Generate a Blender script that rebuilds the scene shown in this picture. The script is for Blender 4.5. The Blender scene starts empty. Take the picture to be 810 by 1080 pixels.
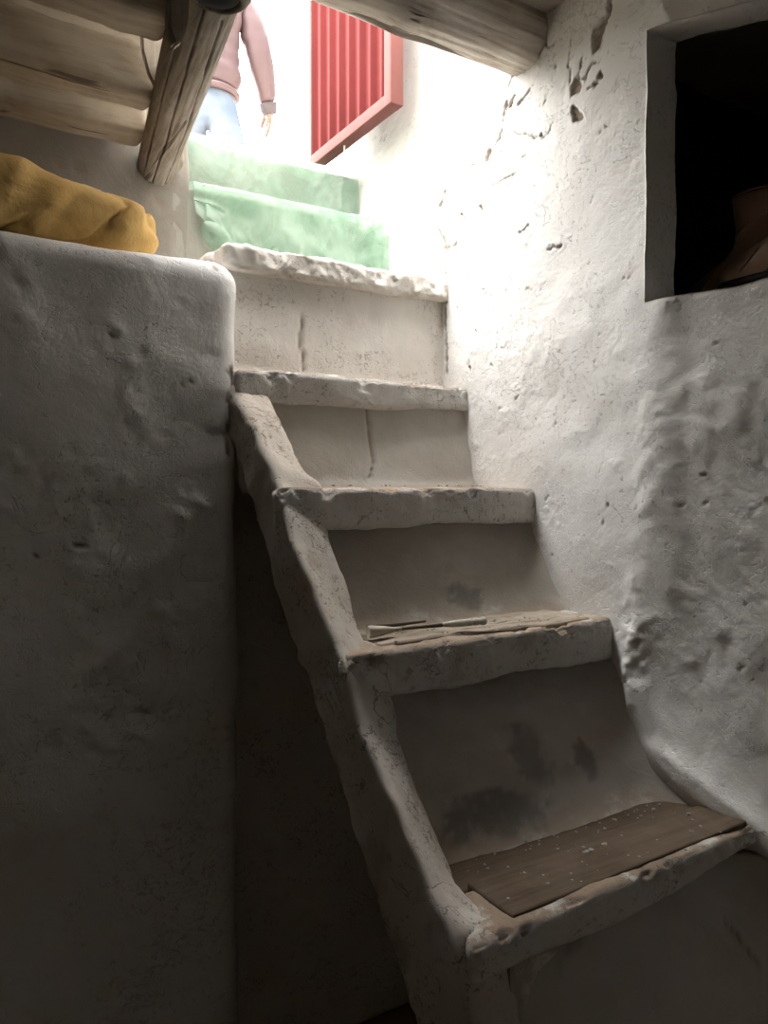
import bpy, bmesh, math, random
import numpy as np
from mathutils import Vector, Matrix

S = bpy.context.scene
COL = S.collection
random.seed(4)

# ------------------------------------------------------------------ camera
# world: X = across the stair, Y = the way the stair climbs, Z up (cellar floor = 0)
F, TH, PIT, CZ = 816.0, math.radians(31.55), math.radians(-1.75), 1.45
FW = np.array([math.sin(TH) * math.cos(PIT), math.cos(TH) * math.cos(PIT), math.sin(PIT)])
RT = np.array([math.cos(TH), -math.sin(TH), 0.0])
UP = np.cross(RT, FW)
EYE = np.array([0.0, 0.0, CZ])
cam_d = bpy.data.cameras.new('camera')
cam = bpy.data.objects.new('camera', cam_d)
COL.objects.link(cam)
cam_d.sensor_fit = 'VERTICAL'
cam_d.sensor_height = 36.0
cam_d.lens = F / 1080.0 * 36.0
cam_d.clip_start = 0.02
cam.matrix_world = Matrix((
    (RT[0], UP[0], -FW[0], EYE[0]), (RT[1], UP[1], -FW[1], EYE[1]),
    (RT[2], UP[2], -FW[2], EYE[2]), (0, 0, 0, 1)))
S.camera = cam


def at(x, y, u=None, v=None, z=None, t=None):
    """point of the real surface u=, v= or z= that the photo shows at pixel x, y"""
    d = FW + RT * (x - 405) / F + UP * (540 - y) / F
    if u is not None: t = u / d[0]
    elif v is not None: t = v / d[1]
    elif z is not None: t = (z - CZ) / d[2]
    return EYE + d * t


# ------------------------------------------------------------------ noise
def _h(ix, iy, iz, seed):
    n = (ix * 374761393 + iy * 668265263 + iz * 2147483647 + seed * 974711) & 0xffffffff
    n = ((n ^ (n >> 13)) * 1274126177) & 0xffffffff
    n = ((n ^ (n >> 16)) * 2246822519) & 0xffffffff
    return ((n ^ (n >> 15)) & 0xffff) / 32767.5 - 1.0


def vn(P, seed=0):
    P = np.asarray(P, float)
    i = np.floor(P).astype(np.int64)
    f = P - i
    f = f * f * f * (f * (f * 6 - 15) + 10)
    out = np.zeros(P.shape[:-1])
    for a in (0, 1):
        wa = f[..., 0] if a else 1 - f[..., 0]
        for b in (0, 1):
            wb = f[..., 1] if b else 1 - f[..., 1]
            for c in (0, 1):
                wc = f[..., 2] if c else 1 - f[..., 2]
                out += wa * wb * wc * _h(i[..., 0] + a, i[..., 1] + b, i[..., 2] + c, seed)
    return out


def fbm(P, scale, octv=4, seed=0, gain=0.5):
    P = np.asarray(P, float) * scale
    o, a, t = 0, 1.0, 0
    for k in range(octv):
        o = o + a * vn(P + 17.3 * k, seed + k)
        t += a
        a *= gain
        P = P * 2.03
    return o / t


def sstep(a, b, x):
    t = np.clip((x - a) / (b - a), 0, 1)
    return t * t * (3 - 2 * t)


def poly_field(Q, pts, widths):
    """1 on the line, falling to 0 at its half width; Q (N,2)"""
    best = np.zeros(len(Q))
    pts = np.asarray(pts, float)
    for k in range(len(pts) - 1):
        a, b = pts[k], pts[k + 1]
        d = b - a
        t = np.clip(((Q - a) @ d) / max(d @ d, 1e-12), 0, 1)
        dist = np.linalg.norm(Q - (a + t[:, None] * d), axis=1)
        w = widths[k] + (widths[k + 1] - widths[k]) * t
        best = np.maximum(best, np.clip(1.35 - dist / w, 0, 1))
    return best


# ------------------------------------------------------------------ objects
def wloc(o):
    p = Vector((0, 0, 0))
    while o is not None:
        p += o.location
        o = o.parent
    return np.array(p)


def obj(name, V, Fc, m, parent=None, smooth=True, attrs=None, local=False):
    V = np.array(V, float)
    if parent is not None and not local:
        V = V - wloc(parent)
    me = bpy.data.meshes.new(name)
    me.from_pydata(V.tolist(), [], [list(f) for f in Fc])
    me.validate()
    if smooth:
        me.polygons.foreach_set('use_smooth', [True] * len(me.polygons))
    for k, a in (attrs or {}).items():
        at_ = me.attributes.new(k, 'FLOAT', 'POINT')
        at_.data.foreach_set('value', np.asarray(a, np.float32))
    me.materials.append(m)
    o = bpy.data.objects.new(name, me)
    COL.objects.link(o)
    if parent is not None: o.parent = parent
    return o


def tag(o, label=None, cat=None, group=None, kind=None):
    if label: o['label'] = label
    if cat: o['category'] = cat
    if group: o['group'] = group
    if kind: o['kind'] = kind
    return o


def thing(name, label, cat, loc=(0, 0, 0), rz=0.0, group=None):
    o = bpy.data.objects.new(name, None)
    COL.objects.link(o)
    o.location = loc
    o.rotation_euler = (0, 0, rz)
    o.empty_display_size = 0.1
    return tag(o, label, cat, group)


def struct(name, V, Fc, m, label, cat, **k):
    o = obj(name, V, Fc, m, **k)
    return tag(o, label, cat, kind='structure')


def grid_faces(nu, nv, mask=None, flip=False):
    F_ = []
    for i in range(nu - 1):
        for j in range(nv - 1):
            if mask is not None and not mask[i, j]: continue
            q = (i * nv + j, (i + 1) * nv + j, (i + 1) * nv + j + 1, i * nv + j + 1)
            F_.append(q[::-1] if flip else q)
    return F_


def join(*parts):
    V, Fc = [], []
    for v, f in parts:
        o = len(V)
        V.extend(np.asarray(v).tolist())
        Fc.extend([[i + o for i in q] for q in f])
    return np.array(V), Fc


def axis(h, n, r):
    s = np.linspace(-h, h, n + 1)
    e = [h - r * k for k in (0.0, 0.12, 0.3, 0.55, 0.8, 1.0)]
    s = s[(np.abs(s) < h - r * 1.15)]
    return np.array(sorted(set(np.round(list(s) + e + [-x for x in e], 6))))


def block(c8, res=0.02, r=0.012, amp=0.004, scale=6.0, seed=0, fine=0.0, fscale=30, oct_=4, extra=None, rn=None):
    """rounded, rough solid over 8 corners: index = 4*x + 2*y + z"""
    c = np.array(c8, float).reshape(2, 2, 2, 3)
    L = [np.mean([np.linalg.norm(a) for a in (c[1] - c[0]).reshape(-1, 3)]),
         np.mean([np.linalg.norm(a) for a in (c[:, 1] - c[:, 0]).reshape(-1, 3)]),
         np.mean([np.linalg.norm(a) for a in (c[:, :, 1] - c[:, :, 0]).reshape(-1, 3)])]
    H = [x / 2 for x in L]
    r = min(r, min(H) * 0.95)
    res = res if hasattr(res, '__len__') else (res,) * 3
    A = [axis(H[k], max(2, int(round(L[k] / res[k]))), r) for k in range(3)]
    n = [len(a) for a in A]
    idx, P = {}, []

    def vid(i, j, k):
        key = (i, j, k)
        if key not in idx:
            idx[key] = len(P)
            P.append((A[0][i], A[1][j], A[2][k]))
        return idx[key]
    Fc = []
    for a, b, d in ((0, 1, 2), (1, 2, 0), (2, 0, 1)):
        for side in (0, n[d] - 1):
            for i in range(n[a] - 1):
                for j in range(n[b] - 1):
                    q = []
                    for di, dj in ((0, 0), (1, 0), (1, 1), (0, 1)):
                        k = [0, 0, 0]
                        k[a], k[b], k[d] = i + di, j + dj, side
                        q.append(vid(*k))
                    Fc.append(q if side else q[::-1])
    P = np.array(P)
    Hh = np.array(H)
    rr = r
    q = np.clip(P, -(Hh - rr), Hh - rr)
    nv = P - q
    nl = np.linalg.norm(nv, axis=1, keepdims=True)
    nv = nv / np.maximum(nl, 1e-9)
    P = q + nv * rr
    t = (P / Hh + 1) / 2
    W = np.zeros_like(P)
    for x in (0, 1):
        for y in (0, 1):
            for z in (0, 1):
                w = (t[:, 0] if x else 1 - t[:, 0]) * (t[:, 1] if y else 1 - t[:, 1]) * (t[:, 2] if z else 1 - t[:, 2])
                W += w[:, None] * c[x, y, z]
    ex = c[1].mean((0, 1)) - c[0].mean((0, 1)); ex /= np.linalg.norm(ex)
    ey = c[:, 1].mean((0, 1)) - c[:, 0].mean((0, 1)); ey /= np.linalg.norm(ey)
    ez = c[:, :, 1].mean((0, 1)) - c[:, :, 0].mean((0, 1)); ez /= np.linalg.norm(ez)
    N = nv[:, :1] * ex + nv[:, 1:2] * ey + nv[:, 2:] * ez
    d = amp * fbm(W, scale, oct_, seed)
    if fine: d = d + fine * fbm(W, fscale, 3, seed + 50)
    W = W + N * d[:, None]
    if extra is not None: W = extra(W, N, t)
    return W, Fc, N


def box8(u0, u1, v0, v1, z0, z1):
    return [(u, v, z) for u in (u0, u1) for v in (v0, v1) for z in (z0, z1)]


def tube(path, rad, n=16, cap=True, ref=(0, 0, 1), sq=None):
    """round tube along path; rad per point (float or (a,b))"""
    path = np.asarray(path, float)
    m = len(path)
    T = np.gradient(path, axis=0)
    T /= np.linalg.norm(T, axis=1, keepdims=True)
    V = []
    ref = np.array(ref, float)
    for i in range(m):
        a = np.cross(T[i], ref)
        if np.linalg.norm(a) < 1e-3: a = np.cross(T[i], (1, 0, 0))
        a /= np.linalg.norm(a)
        b = np.cross(a, T[i])
        ra, rb = rad[i] if hasattr(rad[i], '__len__') else (rad[i], rad[i])
        for k in range(n):
            w = 2 * math.pi * k / n
            V.append(path[i] + a * math.cos(w) * ra + b * math.sin(w) * rb)
    Fc = [(i * n + k, i * n + (k + 1) % n, (i + 1) * n + (k + 1) % n, (i + 1) * n + k) for i in range(m - 1) for k in range(n)]
    if cap:
        for i in (0, m - 1):
            V.append(path[i])
            o = len(V) - 1
            for k in range(n):
                t3 = (o, i * n + k, i * n + (k + 1) % n)
                Fc.append(t3 if i == 0 else t3[::-1])
    return np.array(V), [tuple(reversed(f)) for f in Fc]


# ------------------------------------------------------------------ materials
class NT:
    def __init__(s, name):
        s.m = bpy.data.materials.new(name)
        s.m.use_nodes = True
        s.t = s.m.node_tree
        s.t.nodes.clear()
        s.out = s.n('ShaderNodeOutputMaterial')

    def n(s, typ, **k):
        nd = s.t.nodes.new(typ)
        for a, b in k.items(): setattr(nd, a, b)
        return nd

    def l(s, a, b):
        s.t.links.new(a, b)

    def val(s, sock, v):
        if hasattr(v, 'links'): s.l(v, sock)
        else: sock.default_value = v

    def noise(s, vec, scale, detail=5, rough=0.6, dist=0.0):
        nd = s.n('ShaderNodeTexNoise')
        s.l(vec, nd.inputs['Vector'])
        nd.inputs['Scale'].default_value = scale
        nd.inputs['Detail'].default_value = detail
        nd.inputs['Roughness'].default_value = rough
        nd.inputs['Distortion'].default_value = dist
        return nd.outputs['Fac']

    def ramp(s, f, a, b):
        nd = s.n('ShaderNodeMapRange')
        nd.interpolation_type = 'SMOOTHSTEP'
        s.l(f, nd.inputs[0])
        nd.inputs[1].default_value = a
        nd.inputs[2].default_value = b
        return nd.outputs[0]

    def math(s, op, a, b=0.0):
        nd = s.n('ShaderNodeMath', operation=op)
        s.val(nd.inputs[0], a)
        s.val(nd.inputs[1], b)
        return nd.outputs[0]

    def mix(s, f, a, b):
        nd = s.n('ShaderNodeMix', data_type='RGBA')
        s.val(nd.inputs[0], f)
        s.val(nd.inputs[6], a if hasattr(a, 'links') else (*a, 1))
        s.val(nd.inputs[7], b if hasattr(b, 'links') else (*b, 1))
        return nd.outputs[2]

    def attr(s, name):
        return s.n('ShaderNodeAttribute', attribute_name=name).outputs['Fac']

    def coord(s, scale=None, obj=True):
        c = s.n('ShaderNodeTexCoord').outputs['Object' if obj else 'Generated']
        if scale is None: return c
        mp = s.n('ShaderNodeMapping')
        mp.inputs['Scale'].default_value = scale
        s.l(c, mp.inputs[0])
        return mp.outputs[0]

    def bump(s, h, strength, dist, prev=None):
        nd = s.n('ShaderNodeBump')
        nd.inputs['Strength'].default_value = strength
        nd.inputs['Distance'].default_value = dist
        s.l(h, nd.inputs['Height'])
        if prev is not None: s.l(prev, nd.inputs['Normal'])
        return nd.outputs[0]

    def pbr(s, col, rough=0.9, nrm=None, metal=0.0, spec=0.3, **k):
        b = s.n('ShaderNodeBsdfPrincipled')
        s.val(b.inputs['Base Color'], col if hasattr(col, 'links') else (*col, 1))
        s.val(b.inputs['Roughness'], rough)
        b.inputs['Metallic'].default_value = metal
        b.inputs['Specular IOR Level'].default_value = spec
        for a, v in k.items(): b.inputs[a].default_value = v
        if nrm is not None: s.l(nrm, b.inputs['Normal'])
        s.l(b.outputs[0], s.out.inputs['Surface'])
        return s.m


MUD = (0.23, 0.165, 0.115)


def plaster(name, base, alt, dirt=0.35, dust=0.0, bump=1.0, dirt_col=(0.30, 0.235, 0.175), wear=0.0, chips=True, fleck=0.0):
    k = NT(name)
    c = k.coord()
    a = k.ramp(k.noise(c, 2.6, 6, 0.62, 0.3), 0.35, 0.68)
    col = k.mix(a, base, alt)
    b = k.ramp(k.noise(c, 7.0, 9, 0.72, 0.6), 0.52, 0.78)
    col = k.mix(k.math('MULTIPLY', b, dirt), col, dirt_col)
    sp = k.ramp(k.noise(c, 46.0, 4, 0.6, 1.2), 0.68, 0.74)
    col = k.mix(k.math('MULTIPLY', sp, 0.45), col, (0.34, 0.29, 0.24))
    hair = k.math('ABSOLUTE', k.math('SUBTRACT', k.noise(c, 5.5, 5, 0.6, 0.8), 0.5))
    fl = None
    if fleck:                                            # limewash flaked off in clusters, hairline cracks
        reg = k.ramp(k.noise(c, 9.0, 4, 0.6, 0.4), 0.44, 0.60)
        f1 = k.math('MULTIPLY', k.ramp(k.noise(c, 85.0, 6, 0.68, 1.0), 0.555, 0.605), reg)
        f2 = k.math('MULTIPLY', k.math('SUBTRACT', 1.0, k.ramp(hair, 0.0015, 0.0055)), k.ramp(k.noise(c, 6.0, 3, 0.5), 0.50, 0.58))
        fl = k.math('MAXIMUM', f1, k.math('MULTIPLY', f2, 0.8))
        col = k.mix(k.math('MULTIPLY', fl, fleck), col, (0.17, 0.125, 0.09))
    if wear:
        g = k.n('ShaderNodeNewGeometry')
        w = k.math('ADD', g.outputs['Pointiness'], k.math('MULTIPLY', k.math('SUBTRACT', k.noise(c, 28, 6, 0.7), 0.5), 0.35))
        col = k.mix(k.math('MULTIPLY', k.ramp(w, 0.53, 0.62), wear), col, MUD)
    if dust:
        g = k.n('ShaderNodeNewGeometry')
        sx = k.n('ShaderNodeSeparateXYZ')
        k.l(g.outputs['Normal'], sx.inputs[0])
        up = k.ramp(sx.outputs[2], 0.45, 0.85)
        dn = k.ramp(k.noise(c, 14.0, 7, 0.7), 0.30, 0.52)
        col = k.mix(k.math('MULTIPLY', k.math('MULTIPLY', up, dn), dust), col, (0.25, 0.175, 0.115))
    if chips:
        col = k.mix(k.attr('stain'), col, (0.10, 0.105, 0.10))
        col = k.mix(k.attr('chip'), col, k.mix(k.noise(c, 60, 5), (0.22, 0.18, 0.14), (0.36, 0.30, 0.235)))
    n1 = k.bump(k.noise(c, 11.0, 6, 0.55, 0.8), 0.30 * bump, 0.012)
    pit = k.ramp(k.noise(k.coord((1, 1, 1.6)), 38.0, 3, 0.5, 1.5), 0.66, 0.76)
    n1 = k.bump(k.math('MULTIPLY', pit, -1.0), 0.35 * bump, 0.003, n1)
    n2 = k.bump(k.noise(c, 130.0, 5, 0.65), 0.32 * bump, 0.003, n1)
    if fl is not None: n2 = k.bump(k.math('MULTIPLY', fl, -1.0), 0.6, 0.004, n2)
    return k.pbr(col, 0.93, n2, spec=0.15)


M = {}
M['white'] = plaster('whitewash', (0.80, 0.79, 0.77), (0.725, 0.71, 0.685), 0.16, fleck=0.3)
M['grey'] = plaster('grey_whitewash', (0.86, 0.86, 0.85), (0.77, 0.77, 0.755), 0.22, fleck=0.25)
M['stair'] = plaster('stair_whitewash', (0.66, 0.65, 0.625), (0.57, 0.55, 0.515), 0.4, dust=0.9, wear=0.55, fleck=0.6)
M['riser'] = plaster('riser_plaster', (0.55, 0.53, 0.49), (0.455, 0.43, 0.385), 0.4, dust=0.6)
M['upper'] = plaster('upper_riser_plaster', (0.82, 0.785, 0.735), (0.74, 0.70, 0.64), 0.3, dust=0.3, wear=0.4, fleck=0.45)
M['string'] = plaster('mud_plaster', (0.62, 0.59, 0.545), (0.49, 0.445, 0.385), 0.6, dust=0.25, wear=0.5, fleck=0.75)
M['back'] = plaster('brown_grey_shaded_plaster', (0.31, 0.29, 0.262), (0.24, 0.222, 0.195), 0.3)  # back wall's shadow is put into this darker plaster colour
M['step'] = plaster('earth_plaster', (0.34, 0.335, 0.305), (0.25, 0.245, 0.22), 0.3)
M['ceil'] = plaster('ceiling_plaster', (0.58, 0.53, 0.46), (0.46, 0.41, 0.34), 0.5, chips=False)
M['floor'] = plaster('mud_floor', (0.36, 0.29, 0.22), (0.28, 0.22, 0.16), 0.5, chips=False)
M['dark'] = plaster('shade_dark_mud', (0.16, 0.155, 0.145), (0.11, 0.107, 0.10), 0.2, chips=False, dirt_col=(0.06, 0.05, 0.04))  # near-black base carries the shade inside the enclosed alcove
M['ground'] = plaster('yard_earth', (0.44, 0.38, 0.31), (0.36, 0.31, 0.25), 0.4, chips=False)


def wood(name, base, dark, ax, wash=0.5, washcol=(0.62, 0.58, 0.52)):
    k = NT(name)
    sc = [60, 60, 60]
    sc[ax] = 2.5
    c = k.coord(tuple(sc))
    c0 = k.coord()
    g = k.noise(c, 1.0, 6, 0.65, 0.4)
    col = k.mix(k.ramp(g, 0.32, 0.62), dark, base)
    w = k.ramp(k.noise(c0, 6.0, 7, 0.7, 0.5), 0.40, 0.62)
    col = k.mix(k.math('MULTIPLY', w, wash), col, washcol)
    sc2 = [26, 26, 26]
    sc2[ax] = 1.6
    cr = k.ramp(k.noise(k.coord(tuple(sc2)), 1.0, 3, 0.5, 0.6), 0.665, 0.69)
    col = k.mix(k.math('MULTIPLY', cr, 0.8), col, (0.08, 0.06, 0.045))
    col = k.mix(k.attr('chip'), col, (0.07, 0.055, 0.04))
    n = k.bump(g, 0.4, 0.004)
    n = k.bump(k.math('MULTIPLY', cr, -1.0), 0.6, 0.006, n)
    return k.pbr(col, 0.85, n, spec=0.2)


M['log_u'] = wood('weathered_wood_across', (0.50, 0.45, 0.385), (0.30, 0.25, 0.2), 0, 0.45)
M['log_v'] = wood('weathered_wood_along', (0.29, 0.255, 0.21), (0.16, 0.133, 0.102), 1, 0.5, (0.35, 0.32, 0.28))
M['joist'] = wood('limewashed_joist', (0.34, 0.285, 0.22), (0.23, 0.185, 0.135), 0, 0.7, (0.39, 0.34, 0.27))
M['board'] = wood('grey_board', (0.42, 0.37, 0.31), (0.28, 0.24, 0.19), 2, 0.5)
M['splinter'] = wood('pale_rotten_plank', (0.32, 0.265, 0.205), (0.15, 0.115, 0.085), 0, 0.4, (0.42, 0.37, 0.31))
M['plank'] = wood('brown_plank', (0.105, 0.074, 0.050), (0.068, 0.047, 0.032), 0, 0.35, (0.15, 0.115, 0.082))


def simple(name, col, rough=0.6, metal=0.0, spec=0.4, var=0.25, sc=8, bmp=0.2, bs=60, bd=0.002, **k2):
    k = NT(name)
    c = k.coord()
    cc = k.mix(k.ramp(k.noise(c, sc, 6, 0.65), 0.35, 0.7), col, tuple(x * (1 - var) for x in col))
    return k.pbr(cc, rough, k.bump(k.noise(c, bs, 4), bmp, bd), metal, spec, **k2)


M['hole'] = simple('rotten_knot', (0.035, 0.033, 0.035), 0.9)
M['leather'] = simple('brown_leather', (0.30, 0.185, 0.125), 0.36, var=0.45, bs=140, bd=0.001, spec=0.5)
M['welt'] = simple('leather_edge', (0.23, 0.14, 0.09), 0.4, spec=0.5)
M['sole'] = simple('black_rubber', (0.02, 0.018, 0.017), 0.6)
M['lining'] = simple('boot_lining', (0.05, 0.035, 0.025), 0.9)
M['skin'] = simple('skin', (0.22, 0.135, 0.10), 0.6, var=0.1)
M['hair'] = simple('black_hair', (0.02, 0.016, 0.014), 0.5, bs=200)
M['jacket'] = simple('pink_nylon', (0.10, 0.062, 0.064), 0.5, var=0.12, sc=5)
M['cuff'] = simple('grey_cuff', (0.10, 0.085, 0.09), 0.8)
M['shoe'] = simple('dark_shoe', (0.05, 0.05, 0.055), 0.6)
M['rust'] = simple('dull_iron', (0.16, 0.115, 0.09), 0.7, metal=0.4)
M['bone'] = simple('limed_wood', (0.66, 0.62, 0.53), 0.8, var=0.3, sc=60)
M['darkwood'] = simple('dark_twig', (0.11, 0.075, 0.05), 0.8)
M['bristle'] = simple('limed_bristle', (0.56, 0.51, 0.42), 0.95, bs=300)


def jeans_mat():
    k = NT('pale_denim')
    c = k.coord()
    col = k.mix(k.ramp(k.noise(c, 7, 5, 0.6), 0.35, 0.7), (0.155, 0.185, 0.23), (0.105, 0.135, 0.18))
    return k.pbr(col, 0.85, k.bump(k.noise(c, 260, 3), 0.3, 0.002), spec=0.2)


M['jeans'] = jeans_mat()


def red_paint(name, col, rust):
    k = NT(name)
    c = k.coord()
    cc = k.mix(k.ramp(k.noise(c, 3, 5, 0.6), 0.3, 0.75), col, tuple(x * 0.75 for x in col))
    r = k.ramp(k.noise(c, 16, 8, 0.75, 0.6), 0.60, 0.70)
    cc = k.mix(k.math('MULTIPLY', r, rust), cc, (0.20, 0.13, 0.115))
    return k.pbr(cc, 0.8, k.bump(k.noise(c, 90, 4), 0.2, 0.002), spec=0.08)


M['red'] = red_paint('red_sheet_paint', (0.105, 0.0165, 0.0155), 0.1)
M['redframe'] = red_paint('faded_red_frame', (0.15, 0.062, 0.056), 0.5)


def sack_mat():
    k = NT('mustard_cloth')
    c = k.coord()
    col = k.mix(k.ramp(k.noise(c, 5, 7, 0.68, 0.5), 0.3, 0.7), (0.70, 0.47, 0.18), (0.56, 0.355, 0.115))
    col = k.mix(k.math('MULTIPLY', k.ramp(k.noise(c, 22, 6, 0.7), 0.62, 0.74), 0.5), col, (0.70, 0.58, 0.36))
    n = k.bump(k.noise(c, 9, 5, 0.5, 1.2), 0.35, 0.02)
    n = k.bump(k.noise(c, 160, 3), 0.3, 0.002, n)
    return k.pbr(col, 0.85, n, spec=0.2)


M['sack'] = sack_mat()


def green_plastic():
    k = NT('green_plastic_film')
    c = k.coord()
    n = k.bump(k.noise(c, 8, 4, 0.5, 2.0), 0.35, 0.012)
    col = k.mix(k.ramp(k.noise(c, 6, 6, 0.65, 0.5), 0.3, 0.7), (0.30, 0.46, 0.36), (0.40, 0.53, 0.44))
    d = k.n('ShaderNodeBsdfDiffuse')
    t = k.n('ShaderNodeBsdfTranslucent')
    g = k.n('ShaderNodeBsdfGlossy')
    g.inputs['Roughness'].default_value = 0.25
    tr = k.n('ShaderNodeBsdfTransparent')
    tr.inputs[0].default_value = (0.88, 0.97, 0.89, 1)
    for s_ in (d, t):
        k.l(col, s_.inputs[0])
        k.l(n, s_.inputs['Normal'])
    k.l(n, g.inputs['Normal'])
    m1 = k.n('ShaderNodeMixShader'); m1.inputs[0].default_value = 0.4
    k.l(d.outputs[0], m1.inputs[1]); k.l(t.outputs[0], m1.inputs[2])
    m2 = k.n('ShaderNodeMixShader'); k.l(k.math('ADD', 0.34, k.math('MULTIPLY', k.ramp(k.noise(c, 5, 5, 0.6, 1.5), 0.35, 0.65), 0.26)), m2.inputs[0])
    k.l(m1.outputs[0], m2.inputs[1]); k.l(tr.outputs[0], m2.inputs[2])
    m3 = k.n('ShaderNodeMixShader'); m3.inputs[0].default_value = 0.05
    k.l(m2.outputs[0], m3.inputs[1]); k.l(g.outputs[0], m3.inputs[2])
    k.l(m3.outputs[0], k.out.inputs['Surface'])
    return k.m


M['green'] = green_plastic()

# ================================================================== SETTING
# ---- right wall: rough whitewashed mud plaster with a deep opening in it
def uwall(v):
    d = np.clip(1.05 - v, 0, 0.85)
    return 1.25 + 0.17 * d * sstep(0, 0.10, d)


NV0, NV1, NZ0, NZ1 = 0.40, 1.05, 1.82, 2.352
vs = np.concatenate([np.linspace(-2.2, 0.40, 40)[:-1], np.linspace(0.40, 0.74, 40)[:-1], np.linspace(0.74, NV1, 75), np.linspace(NV1, 1.93, 270)[1:], np.linspace(1.93, 2.44, 70)[1:]])
zs = np.concatenate([np.linspace(-0.1, 0.72, 26)[:-1], np.linspace(0.72, 1.0, 45)[:-1], np.linspace(1.0, NZ0, 210), np.linspace(NZ0, NZ1, 160)[1:], np.linspace(NZ1, 2.6, 70)[1:], np.linspace(2.6, 2.82, 30)[1:], np.linspace(2.82, 3.35, 20)[1:]])
nv_, nz_ = len(vs), len(zs)
VV, ZZ = np.meshgrid(vs, zs, indexing='ij')
i1 = int(np.argmin(np.abs(vs - NV1))); i0 = int(np.argmin(np.abs(vs - NV0)))
j0 = int(np.argmin(np.abs(zs - NZ0))); j1 = int(np.argmin(np.abs(zs - NZ1)))
mask = np.ones((nv_ - 1, nz_ - 1), bool)
mask[i0:i1, j0:j1] = False


def wall_warp(Vv, Zz, dep):
    """2-D place -> 3-D point of the plastered right wall, dep = how far inside the reveal"""
    P0 = np.stack([np.zeros_like(Vv), Vv, Zz], -1)
    d = np.clip(NV1 - Vv, 0, 0.66)
    Z2 = Zz - 0.20 * d * np.exp(-((Zz - NZ1) / 0.16) ** 2) * (Vv < NV1)
    V2 = Vv + 0.006 * fbm(P0, 9, 3, 31) * np.exp(-((Vv - NV1) / 0.05) ** 2)
    Z2 = Z2 + 0.006 * fbm(P0, 9, 3, 33) * np.exp(-((Zz - NZ0) / 0.05) ** 2)
    u = uwall(V2)
    u = u + 0.012 * fbm(P0, 2.4, 3, 3) + 0.0026 * fbm(P0, 8, 3, 5) + 0.0010 * fbm(P0, 30, 4, 7, 0.6) - 0.0022 * np.clip(fbm(P0 * np.array([1, 1, 1.5]), 17, 4, 8, 0.6) - 0.22, 0, 1) * 1.9
    near = sstep(1.07, 0.98, Vv) * sstep(0.75, 0.9, Zz) * sstep(1.86, 1.62, Zz)
    Q = np.stack([np.zeros_like(Vv), (Vv + Zz) * 5.0, (Vv - Zz) * 15.0], -1)
    Q = Q + 0.9 * fbm(P0, 6, 2, 77)[..., None]
    u = u + near * 0.0050 * fbm(Q, 1.0, 3, 11)
    # lumpy ridge under the opening's left edge
    rg = np.exp(-((Vv - 1.05 - 0.02 * fbm(P0, 5, 2, 15)) / 0.03) ** 2)
    low = sstep(1.30, 1.12, Zz) * sstep(0.90, 1.02, Zz)
    u = u - rg * sstep(1.78, 1.5, Zz) * (0.004 + 0.012 * low) * (0.6 + 0.9 * fbm(P0, 26, 3, 21))
    # swelling of plaster towards the stair
    fz = np.interp(Vv, [0.6, 0.8, 1.0, 1.12, 1.36, 1.61, 1.75], [0.72, 0.86, 0.95, 1.17, 1.45, 1.7, 2.0])
    hgt = Zz - fz
    u = u - 0.035 * np.exp(-np.clip(hgt, 0, 9) / 0.035) * sstep(-0.12, -0.02, hgt) * sstep(1.15, 0.95, Vv)
    return np.stack([u + dep, V2, Z2], -1)


GW = wall_warp(VV, ZZ, 0.0)
Pw = GW.reshape(-1, 3)
Q2 = np.stack([VV.ravel(), ZZ.ravel()], -1)


def rp(x, y):
    p = at(x, y, u=1.25)
    return (p[1], p[2])


cr = []   # (pixel line, half widths in mm)
cr += [([(643, -6), (637, 18), (632, 26)], [7, 9, 12]), ([(632, 24), (627, 36), (626, 49)], [12, 19, 14])]
cr += [([(613, 62), (607, 80), (602, 97)], [2.5, 3, 4]), ([(624, 64), (614, 80), (606, 92)], [2, 2, 3]), ([(605, 88), (608, 92)], [15, 13])]
cr += [([(604, 112), (607, 122)], [4, 9]), ([(604, 118), (611, 124)], [5, 9]), ([(629, 80), (630, 82)], [7, 7]), ([(617, 92), (627, 88)], [2, 4])]
cr += [([(541, 73), (535, 90), (533, 100)], [2.5, 2, 2]), ([(533, 108), (529, 120), (528, 130)], [4, 8, 3]), ([(541, 101), (537, 110), (534, 116)], [4, 9, 4])]
cr += [([(546, 109), (550, 104), (558, 95)], [5, 3, 2.5]), ([(528, 138), (526, 146), (521, 154)], [3, 6, 2]), ([(516, 160), (513, 168)], [10, 11])]
cr += [([(504, 179), (499, 173), (493, 176), (488, 194)], [1.6, 1.8, 1.8, 1.4]), ([(471, 190), (468, 206), (464, 217)], [2, 5, 11]), ([(506, 219), (508, 223)], [5, 6])]
cr += [([(487, 227), (490, 232)], [5, 4]), ([(462, 242), (468, 252), (471, 264)], [3, 8, 9]), ([(471, 262), (477, 257)], [6, 3]), ([(483, 250), (479, 260)], [3, 4])]
cr += [([(471, 264), (470, 300), (470, 340), (473, 395)], [4, 4, 4, 4]), ([(458, 275), (463, 285)], [4, 3])]
cr += [([(540, 138), (552, 143), (572, 143), (586, 128)], [1.4, 2, 2, 1.2]), ([(568, 34), (578, 50), (582, 44)], [1.6, 2, 1.6]), ([(545, 245), (551, 240), (556, 236)], [3, 3, 1.5])]
cr += [([(575, 262), (590, 257)], [1.6, 1.8]), ([(520, 195), (548, 180)], [1.2, 1.4]), ([(600, 30), (596, 60), (600, 84)], [1.2, 1.6, 1.2])]
rnd = np.random.RandomState(7)
chip = np.zeros(len(Q2))
jit = np.stack([fbm(Pw, 70, 3, 90), fbm(Pw, 70, 3, 95)], -1) * 0.010
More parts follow.
